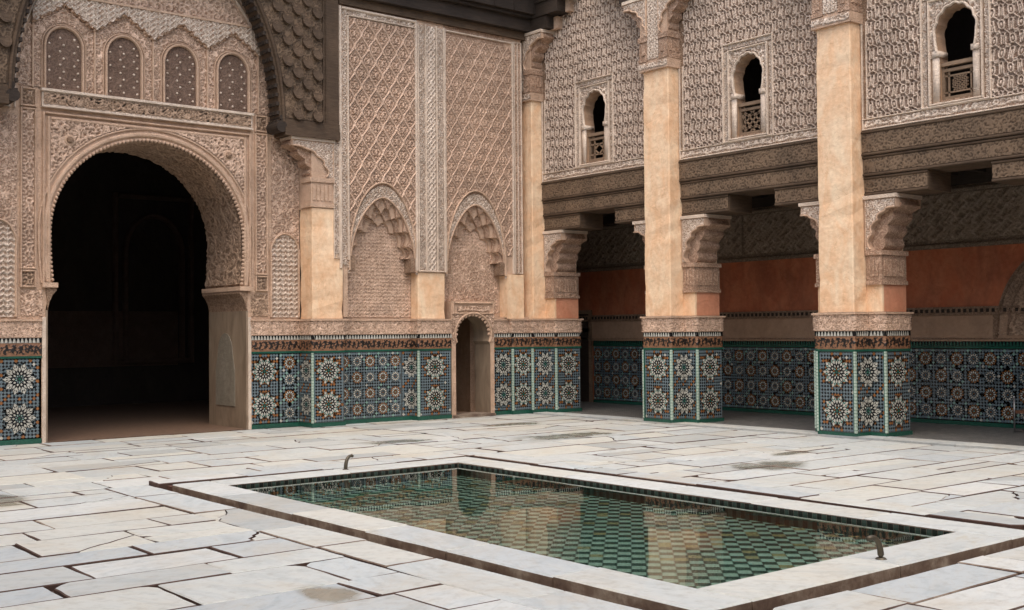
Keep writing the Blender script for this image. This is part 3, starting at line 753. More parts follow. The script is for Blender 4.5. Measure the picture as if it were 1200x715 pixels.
# diagonal checker floor
PG = [glaze('pool_tile_dark', (.025, .05, .043), .3), glaze('pool_tile_aqua', (.34, .42, .36), .2), glaze('pool_tile_ochre', (.29, .23, .12), .3)]
T = .109; q = math.sqrt(.5); cells = []
for i in range(-90, 180):
    for j in range(-120, 90):
        cx = (i+.5)*T*q+(j+.5)*T*q; cy = (i+.5)*T*q-(j+.5)*T*q
        if not (PX0-.05 < cx < PX1+.05 and PY0-.05 < cy < PY1+.05): continue
        full = PX0+.09 < cx < PX1-.09 and PY0+.09 < cy < PY1-.09
        ck = (i+j) % 2 == 0; rr = rnd.random()
        mi = (0 if rr > .08 else 2) if ck else (1 if not ((i % 5 == 2 and rr < .45) or rr < .06) else 2)
        p = project((cx, cy, ZF)); vis = 0
        if p and -20 < p[0] < 1220 and p[1] < 740 and full: vis = 1/((cx-CAM.x)**2+(cy-CAM.y)**2)
        cells.append((vis, cx, cy, mi, full))
cells.sort(key=lambda t: -t[0])
h = T*q*.95; tm = []
for mi in range(3):
    t = MB(); o = [(-h, 0), (0, -h), (h, 0), (0, h)]; ii = [(a*.94, b*.94) for a, b in o]
    t.add([(a, b, .006) for a, b in ii]+[(a, b, .003) for a, b in o]+[(a, b, -.004) for a, b in o], [(0, 1, 2, 3)]+[(i, 4+i, 4+(i+1) % 4, (i+1) % 4) for i in range(4)]+[(4+i, 8+i, 8+(i+1) % 4, 4+(i+1) % 4) for i in range(4)])
    tm.append(t.mesh('floor_tile', [PG[mi]]))
for (vis, cx, cy, mi, full) in cells[:300]:
    o = bpy.data.objects.new('floor_tile', tm[mi]); link(o, pool, (cx, cy, ZF)); o.rotation_euler = (rnd.uniform(-.006, .006), rnd.uniform(-.006, .006), 0)
mb = MB()
for (vis, cx, cy, mi, full) in cells[300:]:
    o = [(cx-h, cy), (cx, cy-h), (cx+h, cy), (cx, cy+h)]
    o = [(min(max(a, PX0+.016), PX1-.016), min(max(b, PY0+.016), PY1-.016)) for a, b in o]
    dz = rnd.uniform(-.001, .001); mb.add([(a, b, ZF+.005+dz) for a, b in o], [(0, 1, 2, 3)], mi)
tag(mb.build('distant_floor_tiles', PG, pool), kind='stuff')
# water: fresnel mirror over a tinted clear body
M, n, l, b = newmat('pool_water'); n.remove(b); out = n['Material Output']
fr_ = n.new('ShaderNodeFresnel'); fr_.inputs[0].default_value = 1.33; gl = n.new('ShaderNodeBsdfGlossy'); gl.inputs['Roughness'].default_value = .004
tr = n.new('ShaderNodeBsdfTransparent'); tr.inputs[0].default_value = (.76, .88, .82, 1); ms = n.new('ShaderNodeMixShader')
nz = noise(n, l, position(n, l), 1.7, 3, .5); bp = n.new('ShaderNodeBump'); bp.inputs['Strength'].default_value = .05; bp.inputs['Distance'].default_value = .02
l.new(nz, bp.inputs['Height']); l.new(bp.outputs[0], gl.inputs['Normal']); l.new(bp.outputs[0], fr_.inputs['Normal'])
l.new(fr_.outputs[0], ms.inputs[0]); l.new(tr.outputs[0], ms.inputs[1]); l.new(gl.outputs[0], ms.inputs[2]); l.new(ms.outputs[0], out.inputs[0])
mb = MB(); zw = .010; mb.add([(PX0+.012, PY0+.012, zw), (PX1-.012, PY0+.012, zw), (PX1-.012, PY1-.012, zw), (PX0+.012, PY1-.012, zw)], [(0, 1, 2, 3)])
tag(mb.build('water', M), 'still clear greenish water filling the pool', kind='structure')
# curved spouts
def spout(loc, ang, label):
    t = thing('water_spout', loc, label, 'spout', 'water spouts on the pool kerb')
    c, s = math.cos(ang), math.sin(ang); P = []
    for i in range(9):
        a = i/8; d = .085*(a**2.2); P.append((loc[0]+c*d, loc[1]+s*d, loc[2]+.155*math.sin(a*PI/2*1.0)-.0*a))
    P.append((loc[0]+c*.118, loc[1]+s*.118, loc[2]+.148))
    mb = MB(); mb.tube(P, .024, 10, 0, .017); mb.build('pipe', M_BRONZE, t, True)
    mb = MB(); mb.tube([(loc[0], loc[1], loc[2]-.004), (loc[0], loc[1], loc[2]+.012)], .045, 12, 0, .03); mb.build('collar', M_BRONZE, t)
spout((7.03, 11.70, KT), R(15), 'small dark curved water spout on the far end kerb of the pool below the arch')
spout((7.05, 4.62, KT), R(165), 'small grey curved water spout on the near right kerb of the pool')

# ================================================================== LEFT FACADE: portal wall
AW = 18.30; FA = FL(AW); CX = 7.37
portal = thing('portal_wall', (CX, AW, 0), 'carved tan stucco wall with a large horseshoe doorway and four blind windows', 'wall')
door = horseshoe(CX, 0, 2.04, 2.50, 3.22, 1.63, 4.82, 1.69)
mb = MB(); holed(mb, FA, rect(3.2, 10.07, 0, 8.7), door, (CX, 2.4), -1.48, 0, 0, 1, back=True)
mb.build('wall', [M_MO, M_STD], portal)
# intrados: carved lining and marble jambs
def arcmap(pts, fr_n0, fr_n1):
    P = np.array(pts); d = np.hypot(*np.diff(P, axis=0).T); c = np.concatenate([[0], np.cumsum(d)]); t = np.gradient(P, axis=0); t /= np.hypot(t[:, 0], t[:, 1])[:, None]
    def f(u, v):
        x = np.interp(u, c, P[:, 0]); z = np.interp(u, c, P[:, 1]); tx = np.interp(u, c, t[:, 0]); tz = np.interp(u, c, t[:, 1])
        return np.stack([x, v, z], -1), np.stack([-tz, 0*tx, tx], -1)
    return f, c[-1]
arc = [p for p in door[2:-2]]; am, al = arcmap(arc, 0, 0)
relief('carved_intrados', am, rng(0, al, .018), rng(AW+.06, AW+1.46, .018), arab(.20), .02, M_STD, portal, n0=.004)
for s_ in (-1, 1):
    x = CX+s_*1.69; mb = MB(); a, b_ = sorted((x, x-s_*.03)); mb.box(a, b_, AW-.012, AW+1.48, 0, 2.04); mb.build('marble_jamb', M_JAMB, portal)
    frj = (lambda x, s_: (lambda u, v, n: (x-s_*n, AW+u, v)))(x-s_*.03, s_)
    arch_in = [(1.18, .38), (1.18, 1.0)]+[(.80+.30*math.cos(t), 1.28+.38*math.sin(t)) for t in [PI*i/10 for i in range(11)]]+[(.42, 1.0), (.42, .38)]
    mb = MB(); mb.prism(arch_in[::-1] if s_ > 0 else arch_in, frj, 0, .012); mb.build('inlaid_panel', M_JAMBG, portal)
    mb = MB(); mb.prism([(x-s_*.03, 2.04), (x-s_*.03, 2.06), (x-s_*.05, 2.16), (x-s_*.10, 2.27), (x-s_*.16, 2.34), (x-s_*.16, 2.38), (x, 2.38)][::(-1 if s_ > 0 else 1)], lambda u, v, n: (u, AW+n, v), -.03, 1.48); mb.build('impost_bracket', M_STD, portal)
    mb = MB(); a, b_ = sorted((x+s_*.06, x-s_*.17)); mb.box(a, b_, AW-.07, AW+1.48, 2.385, 2.46); mb.build('impost_moulding', M_MO, portal)
    mb = MB(); a, b_ = sorted((x, x+s_*.055)); mb.box(a, b_, AW-.03, AW, 0, 1.93); mb.build('marble_edging', M_MOP, portal)
# lobed edge of the arch
mb = MB(); k = 0; dist = 0
for i in range(len(arc)-1):
    a, b_ = arc[i], arc[i+1]; L = math.hypot(b_[0]-a[0], b_[1]-a[1]); 
    while dist <= L:
        t = dist/L; x, z = a[0]+(b_[0]-a[0])*t, a[1]+(b_[1]-a[1])*t; nx, nz = CX-x, 3.2-z; q = math.hypot(nx, nz)
        mb.dome(lambda u, v, n: (u, AW-n, v), x+nx/q*.005, z+nz/q*.005, -.01, .032, .045, 8, 2); dist += .068
    dist -= L
tag(mb.build('scalloped_edge', M_MO, portal, True), kind='stuff')
mb = MB(); o = [(CX+(x-CX)*1.045, 3.0+(z-3.0)*1.045) for x, z in arc]; trim(mb, FA, o, .07, 0, .035); o2 = [(CX+(x-CX)*1.10, 3.0+(z-3.0)*1.095) for x, z in arc]; trim(mb, FA, o2, .035, 0, .028)
mb.build('arch_moulding', M_MO, portal, True)
big = inside([(CX+(x-CX)*1.115, 3.0+(z-3.0)*1.11) for x, z in arc]+[(CX-1.8, 2.4), (CX+1.8, 2.4)])
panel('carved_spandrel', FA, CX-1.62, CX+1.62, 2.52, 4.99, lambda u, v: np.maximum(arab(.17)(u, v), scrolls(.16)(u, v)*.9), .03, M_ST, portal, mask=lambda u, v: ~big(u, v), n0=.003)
mb = MB(); frame(mb, FA, CX-1.67, CX+1.67, 2.47, 5.03, .05, 0, .04, bottom=False); frame(mb, FA, CX-1.745, CX+1.745, 2.46, 5.10, .035, 0, .055, bottom=False); mb.build('spandrel_frame', M_MO, portal)
for s_ in (-1, 1):
    mb = MB(); mb.dome(FA, CX+s_*1.33, 4.69, .02, .10, .03, 14, 3); mb.build('boss', M_MO, portal, True)
    mb = MB(); mb.dome(FA, CX+s_*1.33, 4.69, .035, .06, .05, 14, 3); mb.build('boss', M_STD, portal, True)
    # carved side columns
    a, b_ = sorted((CX+s_*1.83, CX+s_*2.07))
    panel('carved_column', FA, a+.035, b_-.035, 2.68, 5.10, scrolls(.17), .022, M_ST, portal, n0=.004)
    panel('carved_square', FA, a+.04, b_-.04, 2.42, 2.62, scrolls(.16), .03, M_STD, portal, n0=.004)
    panel('carved_square', FA, a+.04, b_-.04, 5.20, 5.40, scrolls(.16), .03, M_STD, portal, n0=.004)
    mb = MB(); frame(mb, FA, a, b_, 2.66, 5.13, .03, 0, .045); frame(mb, FA, a, b_, 2.38, 2.65, .03, 0, .045); frame(mb, FA, a, b_, 5.15, 5.44, .03, 0, .045); mb.build('column_frame', M_MO, portal)
    a, b_ = sorted((CX+s_*1.72, CX+s_*2.09)); panel('impost_panel', FA, a+.03, b_-.02, 1.95, 2.34, arab(.13), .015, M_STD if s_ > 0 else M_ST, portal, n0=.004)
    # tall side panel and its blind arch
    a, b_ = sorted((CX+s_*2.10, CX+s_*2.70)); c = (a+b_)/2-.0
    ba = [(c+.27, 1.93), (c+.27, 2.95)]+[(c+.27*math.cos(t)*(1+.05*abs(math.sin(5*t))), 3.0+.40*math.sin(t)**.9) for t in [PI*i/24 for i in range(1, 24)]]+[(c-.27, 2.95), (c-.27, 1.93)]
    ia = inside(ba)
    panel('carved_side_panel', FA, a+.05, b_-.02, 1.95, 5.2 if s_ > 0 else 5.0, arab(.11), .016, M_ST, portal, mask=lambda u, v, ia=ia: ~ia(u, v), n0=.004)
    panel('blind_arch', FA, a, b_, 1.93, 3.5, fishwave(.11), .022, M_STP, portal, mask=lambda u, v, ia=ia: ia(u, v), n0=.002)
    mb = MB(); trim(mb, FA, ba, .035, 0, .05); mb.build('blind_arch_moulding', M_MO, portal, True)
# ledge band
panel('carved_band', FA, CX-1.74, CX+1.74, 5.215, 5.39, arab(.11), .015, M_STD, portal, n0=.06)
mb = MB(); mb.box(CX-1.76, CX+1.76, AW-.06, AW+.0, 5.19, 5.41); mb.box(CX-1.78, CX+1.78, AW-.10, AW, 5.41, 5.45); mb.box(CX-1.77, CX+1.77, AW-.085, AW, 5.165, 5.19); mb.build('ledge', M_MOP, portal)
# blind windows
WC = [5.95, 6.90, 7.85, 8.79]; wins = []
for i, c in enumerate(WC):
    o = [(c+.27, 5.46), (c+.27, 6.12)]+[(c+.27*math.cos(t), 6.12+.33*math.sin(t)) for t in [PI*k/16 for k in range(1, 16)]]+[(c-.27, 6.12), (c-.27, 5.46)]
    wins.append(inside([(c+(x-c)*1.28, 5.9+(z-5.9)*1.12 if z > 5.5 else 5.4) for x, z in o])); iw = inside([(c+(x-c)*1.05, z) for x, z in o])
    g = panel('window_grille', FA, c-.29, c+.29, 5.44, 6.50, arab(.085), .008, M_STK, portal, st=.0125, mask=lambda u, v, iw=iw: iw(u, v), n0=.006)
    mb = MB(); r_ = 0; z = 5.54
    while z < 6.42:
        for k in range(-2, 3):
            x = c+k*.11+(.055 if r_ % 2 else 0)
            if (k+r_) % 2 == 0 and abs(x-c) < .23 and (z < 6.15 or (x-c)**2+(z-6.12)**2 < .052): mb.dome(FA, x, z, .012, .020, .018, 8, 2)
        z += .105; r_ += 1
    tag(mb.build('grille_studs', M_MOP, g, True), kind='stuff')
    mb = MB(); trim(mb, FA, [(c+(x-c)*1.08, z) for x, z in o], .04, 0, .07); trim(mb, FA, [(c+(x-c)*1.24, 5.9+(z-5.9)*1.06 if z > 5.5 else z) for x, z in o], .022, 0, .045); mb.build('window_moulding', M_MO, portal, True)
for x in [(WC[i]+WC[i+1])/2 for i in range(3)]+[WC[0]-.47, WC[3]+.47]:
    mb = MB(); mb.box(x-.012, x+.012, AW-.05, AW, 5.45, 6.6); mb.build('divider', M_MO, portal)
anyw = lambda u, v: wins[0](u, v) | wins[1](u, v) | wins[2](u, v) | wins[3](u, v)
EA, EB, EC = 2.26, 2.76, 5.44
ell = lambda u, v, k=1.: ((u-CX)/(EA*k))**2+(np.maximum(v-EC, 0)/(EB*k))**2 < 1
panel('carved_window_surround', FA, CX-2.1, CX+2.1, 5.47, 6.98, arab(.11), .018, M_ST, portal, mask=lambda u, v: (~anyw(u, v)) & ell(u, v, .93), n0=.004)
# zigzag frieze standing proud, with stepped lower edge
val = [CX-2.1, (WC[0]+WC[1])/2-.96, (WC[0]+WC[1])/2, (WC[1]+WC[2])/2, (WC[2]+WC[3])/2, (WC[2]+WC[3])/2+.95]; low = []
pkz = lambda x: 6.46+.34*(1-min(abs(x-c_) for c_ in WC)/.475) if min(abs(x-c_) for c_ in WC) < .475 else 6.46
xs = np.linspace(5.46, 9.28, 133); zst = [pkz(x)+(.018 if i % 4 < 2 else -.012) for i, x in enumerate(xs)]
zlow = lambda u: np.interp(u, xs, zst)
panel('zigzag_frieze', FA, 5.46, 9.28, 6.42, 6.92, weave(.085), .018, M_STP, portal, st=.0125, mask=lambda u, v: (v > zlow(u)) & ell(u, v, .95), n0=.09)
mb = MB()
for i in range(len(xs)-1):
    a, b_ = (xs[i], zst[i]), (xs[i+1], zst[i+1]); mb.add([FA(*a, .092), FA(*b_, .092), FA(*b_, 0), FA(*a, 0)], [(0, 1, 2, 3)])
    if i % 4 == 1: mb.dome(FA, a[0], a[1]-.02, .05, .028, .03, 6, 2)
mb.box(5.44, 9.3, AW-.12, AW, 6.92, 6.955); mb.build('zigzag_soffit', M_MO, portal)
panel('carved_tympanum', FA, CX-2.1, CX+2.1, 6.97, 8.25, lambda u, v: np.maximum(scrolls(.21)(u, v), arab(.15)(u, v)*.6), .03, M_ST, portal, mask=lambda u, v: ell(u, v, .93), n0=.006)
mb = MB(); e = [(CX+EA*math.cos(t), EC+EB*math.sin(t)) for t in [PI*i/60 for i in range(61)]]; e = [(CX+EA, 5.1)]+e+[(CX-EA, 5.1)]
trim(mb, FA, e, .07, 0, .10); trim(mb, FA, [(CX+(x-CX)*.955, EC+(z-EC)*.955) for x, z in e], .03, 0, .06); mb.build('great_arch_moulding', M_MOP, portal, True)
panel('carved_strip', FA, CX-2.14, CX-1.93, 5.5, 6.7, scrolls(.16), .022, M_ST, portal, mask=lambda u, v: ell(u, v, .92), n0=.006)
panel('carved_strip', FA, CX+1.93, CX+2.14, 5.5, 6.7, scrolls(.16), .022, M_ST, portal, mask=lambda u, v: ell(u, v, .92), n0=.006)
# dados of the portal wall
dado(Path([(3.2, AW), (5.62, AW)]), [(0, .62, 'big', BLU), (.62, 1.22, 'small', BLU), (1.22, 1.82, 'big', BLU), (1.80, 2.40, 'big', BLU)], portal)

# cedar arch standing in front
WY = 17.80; CW = 7.25; FW = FL(WY)
carch = thing('wooden_arch', (CW, WY, 5.1), 'dark carved cedar arch with overlapping scales framing the portal', 'arch')
wa = lambda k: [(CW+(2.17+k)*math.cos(t), 5.28+(3.15+k)*math.sin(t)) for t in [PI*i/64 for i in range(65)]]
oi_ = [(CW+2.17, 5.14)]+wa(0)+[(CW-2.17, 5.14)]
mb = MB(); holed(mb, FW, rect(CW-3.24, CW+3.34, 5.14, 8.9), oi_, (CW, 5.6), -.36, 0, 0, back=True); mb.build('spandrel_board', M_WD, carch)
mb = MB()
for (x, z) in [p for i, p in enumerate(wa(0)) if True]:
    nx, nz = CW-x, 5.6-z; q = math.hypot(nx, nz)
    for d in (.0, .12, .24): mb.box(x+nx/q*.02-.028, x+nx/q*.02+.028, WY+d, WY+d+.07, z-.03, z+.03)
tag(mb.build('toothed_edge', M_WDD, carch), kind='stuff')
mb = MB(); trim(mb, FW, [(CW+(2.17+.07)*math.cos(t), 5.28+(3.15+.07)*math.sin(t)) for t in [PI*i/64 for i in range(65)]], .05, 0, .05)
for s_ in (-1, 1):
    trim(mb, FW, [(CW+s_*3.02, 5.28), (CW+s_*3.02, 8.8)], .03, 0, .035); trim(mb, FW, [(CW+s_*3.08, 5.16), (CW+s_*3.08, 8.8)], .02, 0, .02)
mb.build('arch_beading', M_WD, carch)
panel('board_carving', FW, CW-3.0, CW+3.0, 5.36, 8.4, arab(.09), .012, M_WD, carch, st=.0145, n0=.002, mask=lambda u, v: ((u-CW)/(2.17+.12))**2+((v-5.28)/(3.15+.12))**2 > 1)
sc = MB(); fr0 = lambda u, v, n: (u, -n, v)
up = []; 
for a in range(7):        # cupped scale: half dome with a thick lower lip
    t = a/6*PI
    up.append(t)
ringp = [(.098*math.cos(2*PI*j/12), -.01+.118*math.sin(2*PI*j/12)) for j in range(12)]
hn = lambda z: .004+.085*max(0, min(1, (.10-z)/.19))
sc.add([fr0(x, z, 0) for x, z in ringp]+[fr0(x, z, hn(z)) for x, z in ringp]+[fr0(x*.72, z*.72+.004, hn(z)*.92) for x, z in ringp]+[fr0(x*.6, z*.6+.008, hn(z)*.62) for x, z in ringp]+[fr0(0, .0, .02)],
       [(r_*12+j, r_*12+(j+1) % 12, r_*12+12+(j+1) % 12, r_*12+12+j) for r_ in range(3) for j in range(12)]+[(36+j, 36+(j+1) % 12, 48) for j in range(12)])
sm_ = sc.mesh('scale', [M_WD])
for s_ in (-1, 1):
    for c_ in range(14):
        for r_ in range(10):
            x = CW+s_*(2.90-c_*.195); z = 5.46+r_*.365+(.18 if c_ % 2 else 0)
            if z > 8.6: continue
            d = ((x-CW)/(2.17+.17))**2+((z-5.28)/(3.15+.17))**2
            if d < 1.0: continue
            o = bpy.data.objects.new('scale', sm_); link(o, carch, (x, WY-.001, z)); o.rotation_euler = (rnd.uniform(-.04, .04), rnd.uniform(-.05, .05), 0)
for s_ in (-1, 1):
    mb = MB(); a, b_ = sorted((CW+s_*2.26, CW+s_*3.34)); mb.box(a, b_, WY-.05, WY+.36, 5.06, 5.20); mb.box(a, b_, WY-.03, WY+.36, 5.20, 5.34)
    mb.build('impost_beam', M_WD, carch)
    P = []   # rolled tip
    mb = MB(); cx_, cz_ = CW+s_*2.20, 5.20
    pr_ = [(cx_+.10*math.cos(2*PI*i/16), cz_+.10*math.sin(2*PI*i/16)) for i in range(16)]; mb.prism(pr_, FW, -.36, .04)
    pr_ = [(cx_+s_*.02+.055*math.cos(2*PI*i/12), cz_+.15+.055*math.sin(2*PI*i/12)) for i in range(12)]; mb.prism(pr_, FW, -.36, .03); mb.build('rolled_end', M_WDD, carch)

# ------------------------------------------------------------------ corbels
def corbel(parent, fr, us, ue, fl, z0, z1, s, nf, nb, mats, block=None, cap=.05, name='corbel'):
    """bracket flaring by fl beyond ue in direction s (u grows with s); nf front / nb back along the normal"""
    M1, M2, M3 = mats; tip = ue+s*fl; H = z1-z0; g = name
    body = []; N = 26
    for i in range(N+1):
        t = i/N; d = fl*(1-math.cos(t*PI/2))*.96; lob = .11*abs(math.sin(3.5*PI*t))-.02
        body.append((ue+s*(d-(.035 if t < .9 else 0)+lob*min(fl, .3)*2), z0+H*.80*t))
    pts = [(us, z0)]+body+[(tip-s*.015, z1-.06), (us, z1-.06)]
    th = nf-nb
    mb = MB(); mb.prism(pts if s > 0 else pts[::-1], fr, nb+th*.10, nf-th*.16, 0); root = mb.build(g, [M2], parent)
    c = []
    w0 = abs(ue-us)*.34
    for i in range(N+1):
        t = i/N; k = 1-math.cos(t*PI/2); d = (abs(tip-us)-w0)*k; c.append((us+s*(w0+d-.055*abs(math.sin(4*PI*t))), z0+.02+H*.74*math.sin(t*PI/2)+0.0))
    pl = [(us, z0)]+[(us+s*w0, z0)]+c+[(tip, z0+H*.78), (tip, z1-.05), (us, z1-.05)]
    for a, b_ in ((nf-th*.16, nf), (nb, nb+th*.10)):
        mb = MB()
        # fan out from the upper inner corner keeps the concave outline clean
        q = pl if s > 0 else pl[::-1]
        mb.prism(q, fr, a, b_, 0); mb.build('bracket_face', [M1], root)
    e = inside(pl if s > 0 else pl[::-1]); ua, ub = sorted((us, tip))
    panel('bracket_carving', fr, ua+.02, ub-.01, z0+.02, z1-.07, scrolls(.10), .014, M3, root, st=.0125, n0=nf+.001, mask=lambda u, v: e(u, v))
    mb = MB(); trim(mb, fr, c, .028, nf, nf+.022); trim(mb, fr, [(us+s*.012, z0), (us+s*.012, z1-.06)], .024, nf, nf+.015); mb.build('bracket_moulding', M1, root, True)
    ua, ub = sorted((us-s*.02, tip+s*.02)); mb = MB()
    x = [fr(ua, z1-.06, nb-.01), fr(ub, z1, nf+.03)]; mb.box(min(x[0][0], x[1][0]), max(x[0][0], x[1][0]), min(x[0][1], x[1][1]), max(x[0][1], x[1][1]), z1-.055, z1)
    mb.build('abacus', M_MOP, root)
    return root
def fbox(mb, fr, ua, ub, va, vb, na, nb_, mi=0):
    p, q = fr(ua, va, na), fr(ub, vb, nb_); mb.box(min(p[0], q[0]), max(p[0], q[0]), min(p[1], q[1]), max(p[1], q[1]), min(p[2], q[2]), max(p[2], q[2]), mi)

# ------------------------------------------------------------------ panelled wall (left facade, right half)
PW = 17.87; FP = FL(PW); FB = FL(18.10)
pwall = thing('panelled_wall', (12.5, PW, 0), 'tan wall with two tall carved lozenge panels, stalactite niches and a small door', 'wall')
mb = MB(); mb.box(10.12, 13.08, 18.10, 18.65, 0, 8.7); mb.box(14.12, 15.29, 18.10, 18.65, 0, 8.7); mb.box(13.08, 14.12, 18.10, 18.65, 2.24, 8.7); mb.build('wall_core', M_MO, pwall)
RND = (1.95, .53)
def parch(c, hw, zs, H, k=1., N=64, sc=0, amp=0., PE=(1.7, .62)):
    o = []
    for i in range(N+1):
        t = PI*i/N; cc = math.cos(t); f = 1-amp*(1-abs(math.sin(sc*t))) if sc else 1
        o.append((c+hw*cc*f*k, zs+H*k*(max(0, 1-abs(cc)**PE[0])**PE[1])*f))
    return o
def niche(ua, ub, zs, H, name='niche'):
    c = (ua+ub)/2; hw = (ub-ua)/2-.05
    out = [(ub, 1.92), (ub, zs-.25)]+parch(c, hw, zs, H)+[(ua, zs-.25), (ua, 1.92)]
    mb = MB(); holed(mb, FP, rect(ua-.0, ub+.0, 1.92, 8.7), out, (c, 2.5), -.23, 0, 0); r = mb.build('niche_wall', [M_ST], pwall)
    # outer carved archivolt
    mb = MB(); trim(mb, FP, [(c+hw+.02, zs-.25)]+parch(c, hw+.02, zs, H+.27, 1.0, PE=RND)+[(c-hw-.02, zs-.25)], .035, 0, .045); trim(mb, FP, parch(c, hw-.01, zs, H+.0, 1.0), .03, 0, .03); mb.build('archivolt_moulding', M_MO, r, True)
    ia, ob = inside([(c+hw, zs-.4)]+parch(c, hw, zs, H)+[(c-hw, zs-.4)]), inside(parch(c, hw+.02, zs-.05, H+.26, PE=RND))
    panel('carved_archivolt', FP, ua, ub, zs-.3, zs+H+.3, scrolls(.11), .022, M_STP, r, mask=lambda u, v: (~ia(u, v)) & (ob(u, v) | (v < zs)), n0=.004)
    for k in range(4):       # stalactite tiers, each lower and further back
        mb = MB(); a = parch(c, hw+.02, zs, H+.02); n_ = 9-k; b_ = parch(c, hw*(.99-.05*k), zs-.0, H*(.99-.12*k), 1., 108, n_, .15)
        b2 = [b_[int(round(i*108/64))] for i in range(65)]; b_ = b_
        A = parch(c, hw+.02, zs, H+.02, 1., 108)
        n1 = -.008-.054*k; n0_ = n1-.054
        for i in range(108):
            mb.add([FP(*A[i], n1), FP(*A[i+1], n1), FP(*b_[i+1], n1), FP(*b_[i], n1)], [(0, 1, 2, 3)]); mb.add([FP(*b_[i], n1), FP(*b_[i+1], n1), FP(*b_[i+1], n0_), FP(*b_[i], n0_)], [(0, 1, 2, 3)])
        mb.build('stalactite_tier', [M_ST if k % 2 == 0 else M_MO], r)
    for s_ in (-1, 1):
        a, b_ = sorted((c+s_*(hw+.05), c+s_*(hw-.10))); mb = MB(); fbox(mb, FP, a, b_, 2.765, zs+.02, -.225, .01); mb.build('springer', M_STD, r)
    return c
panel('niche_carving', FB, 10.72, 12.31, 1.93, 4.15, lambda u, v: np.maximum(fishwave(.085)(u, v), arab(.09)(u, v)*.6), .013, M_ST, pwall, n0=.002)
panel('niche_carving', FB, 12.94, 14.40, 2.0, 4.15, lambda u, v: np.maximum(fishwave(.085)(u, v)*(v > 3.2), arab(.10)(u, v)*.8), .013, M_ST, pwall, n0=.002)
cA = niche(10.80, 12.31, 3.02, 1.10); cB = niche(12.94, 14.45, 3.0, 1.12)
oA, oB = inside(parch(cA, .74, 3.0, 1.40, PE=RND)), inside(parch(cB, .74, 3.0, 1.40, PE=RND))
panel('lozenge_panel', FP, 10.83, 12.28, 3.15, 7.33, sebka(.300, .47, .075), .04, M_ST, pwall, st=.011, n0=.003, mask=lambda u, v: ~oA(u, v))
panel('lozenge_panel', FP, 12.97, 14.62, 3.15, 7.33, sebka(.285, .46, .055, .85), .03, M_ST, pwall, st=.011, n0=.003, mask=lambda u, v: ~oB(u, v))
mb = MB(); mb.box(14.45, 14.87, PW, 18.09, 2.78, 8.7); mb.box(14.45, 14.87, PW, 18.09, 1.93, 2.78, 1); mb.build('corner_wall', [M_MO, M_OR], pwall)
# frames and pale borders
mb = MB(); frame(mb, FP, 10.62, 12.31, 2.80, 7.50, .05, 0, .06, bottom=False)
trim(mb, FP, [(10.81, 2.95), (10.81, 7.36)], .03, 0, .05); trim(mb, FP, [(10.82, 7.36), (12.30, 7.36)], .03, 0, .05); frame(mb, FP, 12.945, 14.64, 2.80, 7.44, .03, 0, .05, bottom=False); frame(mb, FP, 14.66, 14.86, 2.80, 7.46, .022, 0, .045)
trim(mb, FP, [(14.76, 2.82), (14.76, 7.44)], .016, 0, .04); mb.build('panel_frame', M_MOP, pwall)
panel('border_strip', FP, 10.67, 10.80, 2.86, 7.44, scrolls(.12), .02, M_STP, pwall, n0=.006)
panel('border_strip', FP, 10.67, 12.30, 7.375, 7.45, arab(.10), .02, M_STP, pwall, n0=.008)
panel('border_strip', FP, 14.685, 14.75, 2.83, 7.42, scrolls(.065), .018, M_ST, pwall, n0=.006)
panel('border_strip', FP, 14.77, 14.84, 2.83, 7.42, scrolls(.065), .018, M_ST, pwall, n0=.006)
# pilasters
def pilaster(x0, x1, ztop, upper):
    r = None
    mb = MB(); rough_box(mb, x0, x1, 17.85, 18.30, 1.90, ztop); r = mb.build('pilaster', [M_OR], pwall)
    if upper:
        mb = MB(); mb.box(x0, x1, 17.855, 18.30, ztop, 8.7); mb.build('pilaster_head', M_MO, r)
    return r
p1 = pilaster(10.07, 10.70, 3.84, True); p2 = pilaster(12.31, 12.94, 2.76, True)
mb = MB(); mb.box(10.71, 10.80, PW, 18.09, 1.93, 8.7); mb.build('wall_return', M_MO, pwall)
mb = MB(); mb.box(14.45, 14.87, 17.83, PW-.001, 1.90, 2.78); mb.build('pilaster', M_OR, pwall)
mb = MB()
for a in (12.325, 12.50, 12.75, 12.925): trim(mb, FL(17.855), [(a, 2.78), (a, 7.46)], .028, 0, .05)
trim(mb, FL(17.855), [(12.34, 2.795), (12.91, 2.795)], .03, 0, .045); mb.build('strip_beading', M_MOP, p2)
panel('braided_strip', FL(17.855), 12.52, 12.73, 2.81, 7.44, lambda u, v: np.maximum(braid(.22, 12.625, .09)(u, v), weave(.07)(u, v)*.6), .03, M_STP, p2, n0=.004, st=.0125)
for a in (12.345, 12.77): panel('carved_strip', FL(17.855), a, a+.14, 2.82, 7.44, scrolls(.07), .02, M_STP, p2, n0=.004, st=.0125)
corbel(p1, FL(17.86), 10.50, 10.07, .40, 4.38, 5.07, -1, .03, -.35, (M_MO, M_ST, M_STP))
mb = MB(); FQ = FL(17.86); fbox(mb, FQ, 10.03, 10.50, 3.86, 3.93, -.3, .035); fbox(mb, FQ, 10.05, 10.48, 3.93, 4.30, -.3, .015); fbox(mb, FQ, 10.02, 10.51, 4.30, 4.38, -.3, .04)
for i in range(5): fbox(mb, FQ, 10.08+i*.08, 10.13+i*.08, 3.98, 4.26, .015, .03)
mb.build('capital_block', M_MO, p1)
panel('carved_strip', FQ, 10.52, 10.61, 3.0, 5.05, scrolls(.10), .02, M_STP, p1, n0=.006); mb = MB(); frame(mb, FQ, 10.505, 10.625, 2.97, 5.09, .016, 0, .035); mb.build('strip_frame', M_MOP, p1)
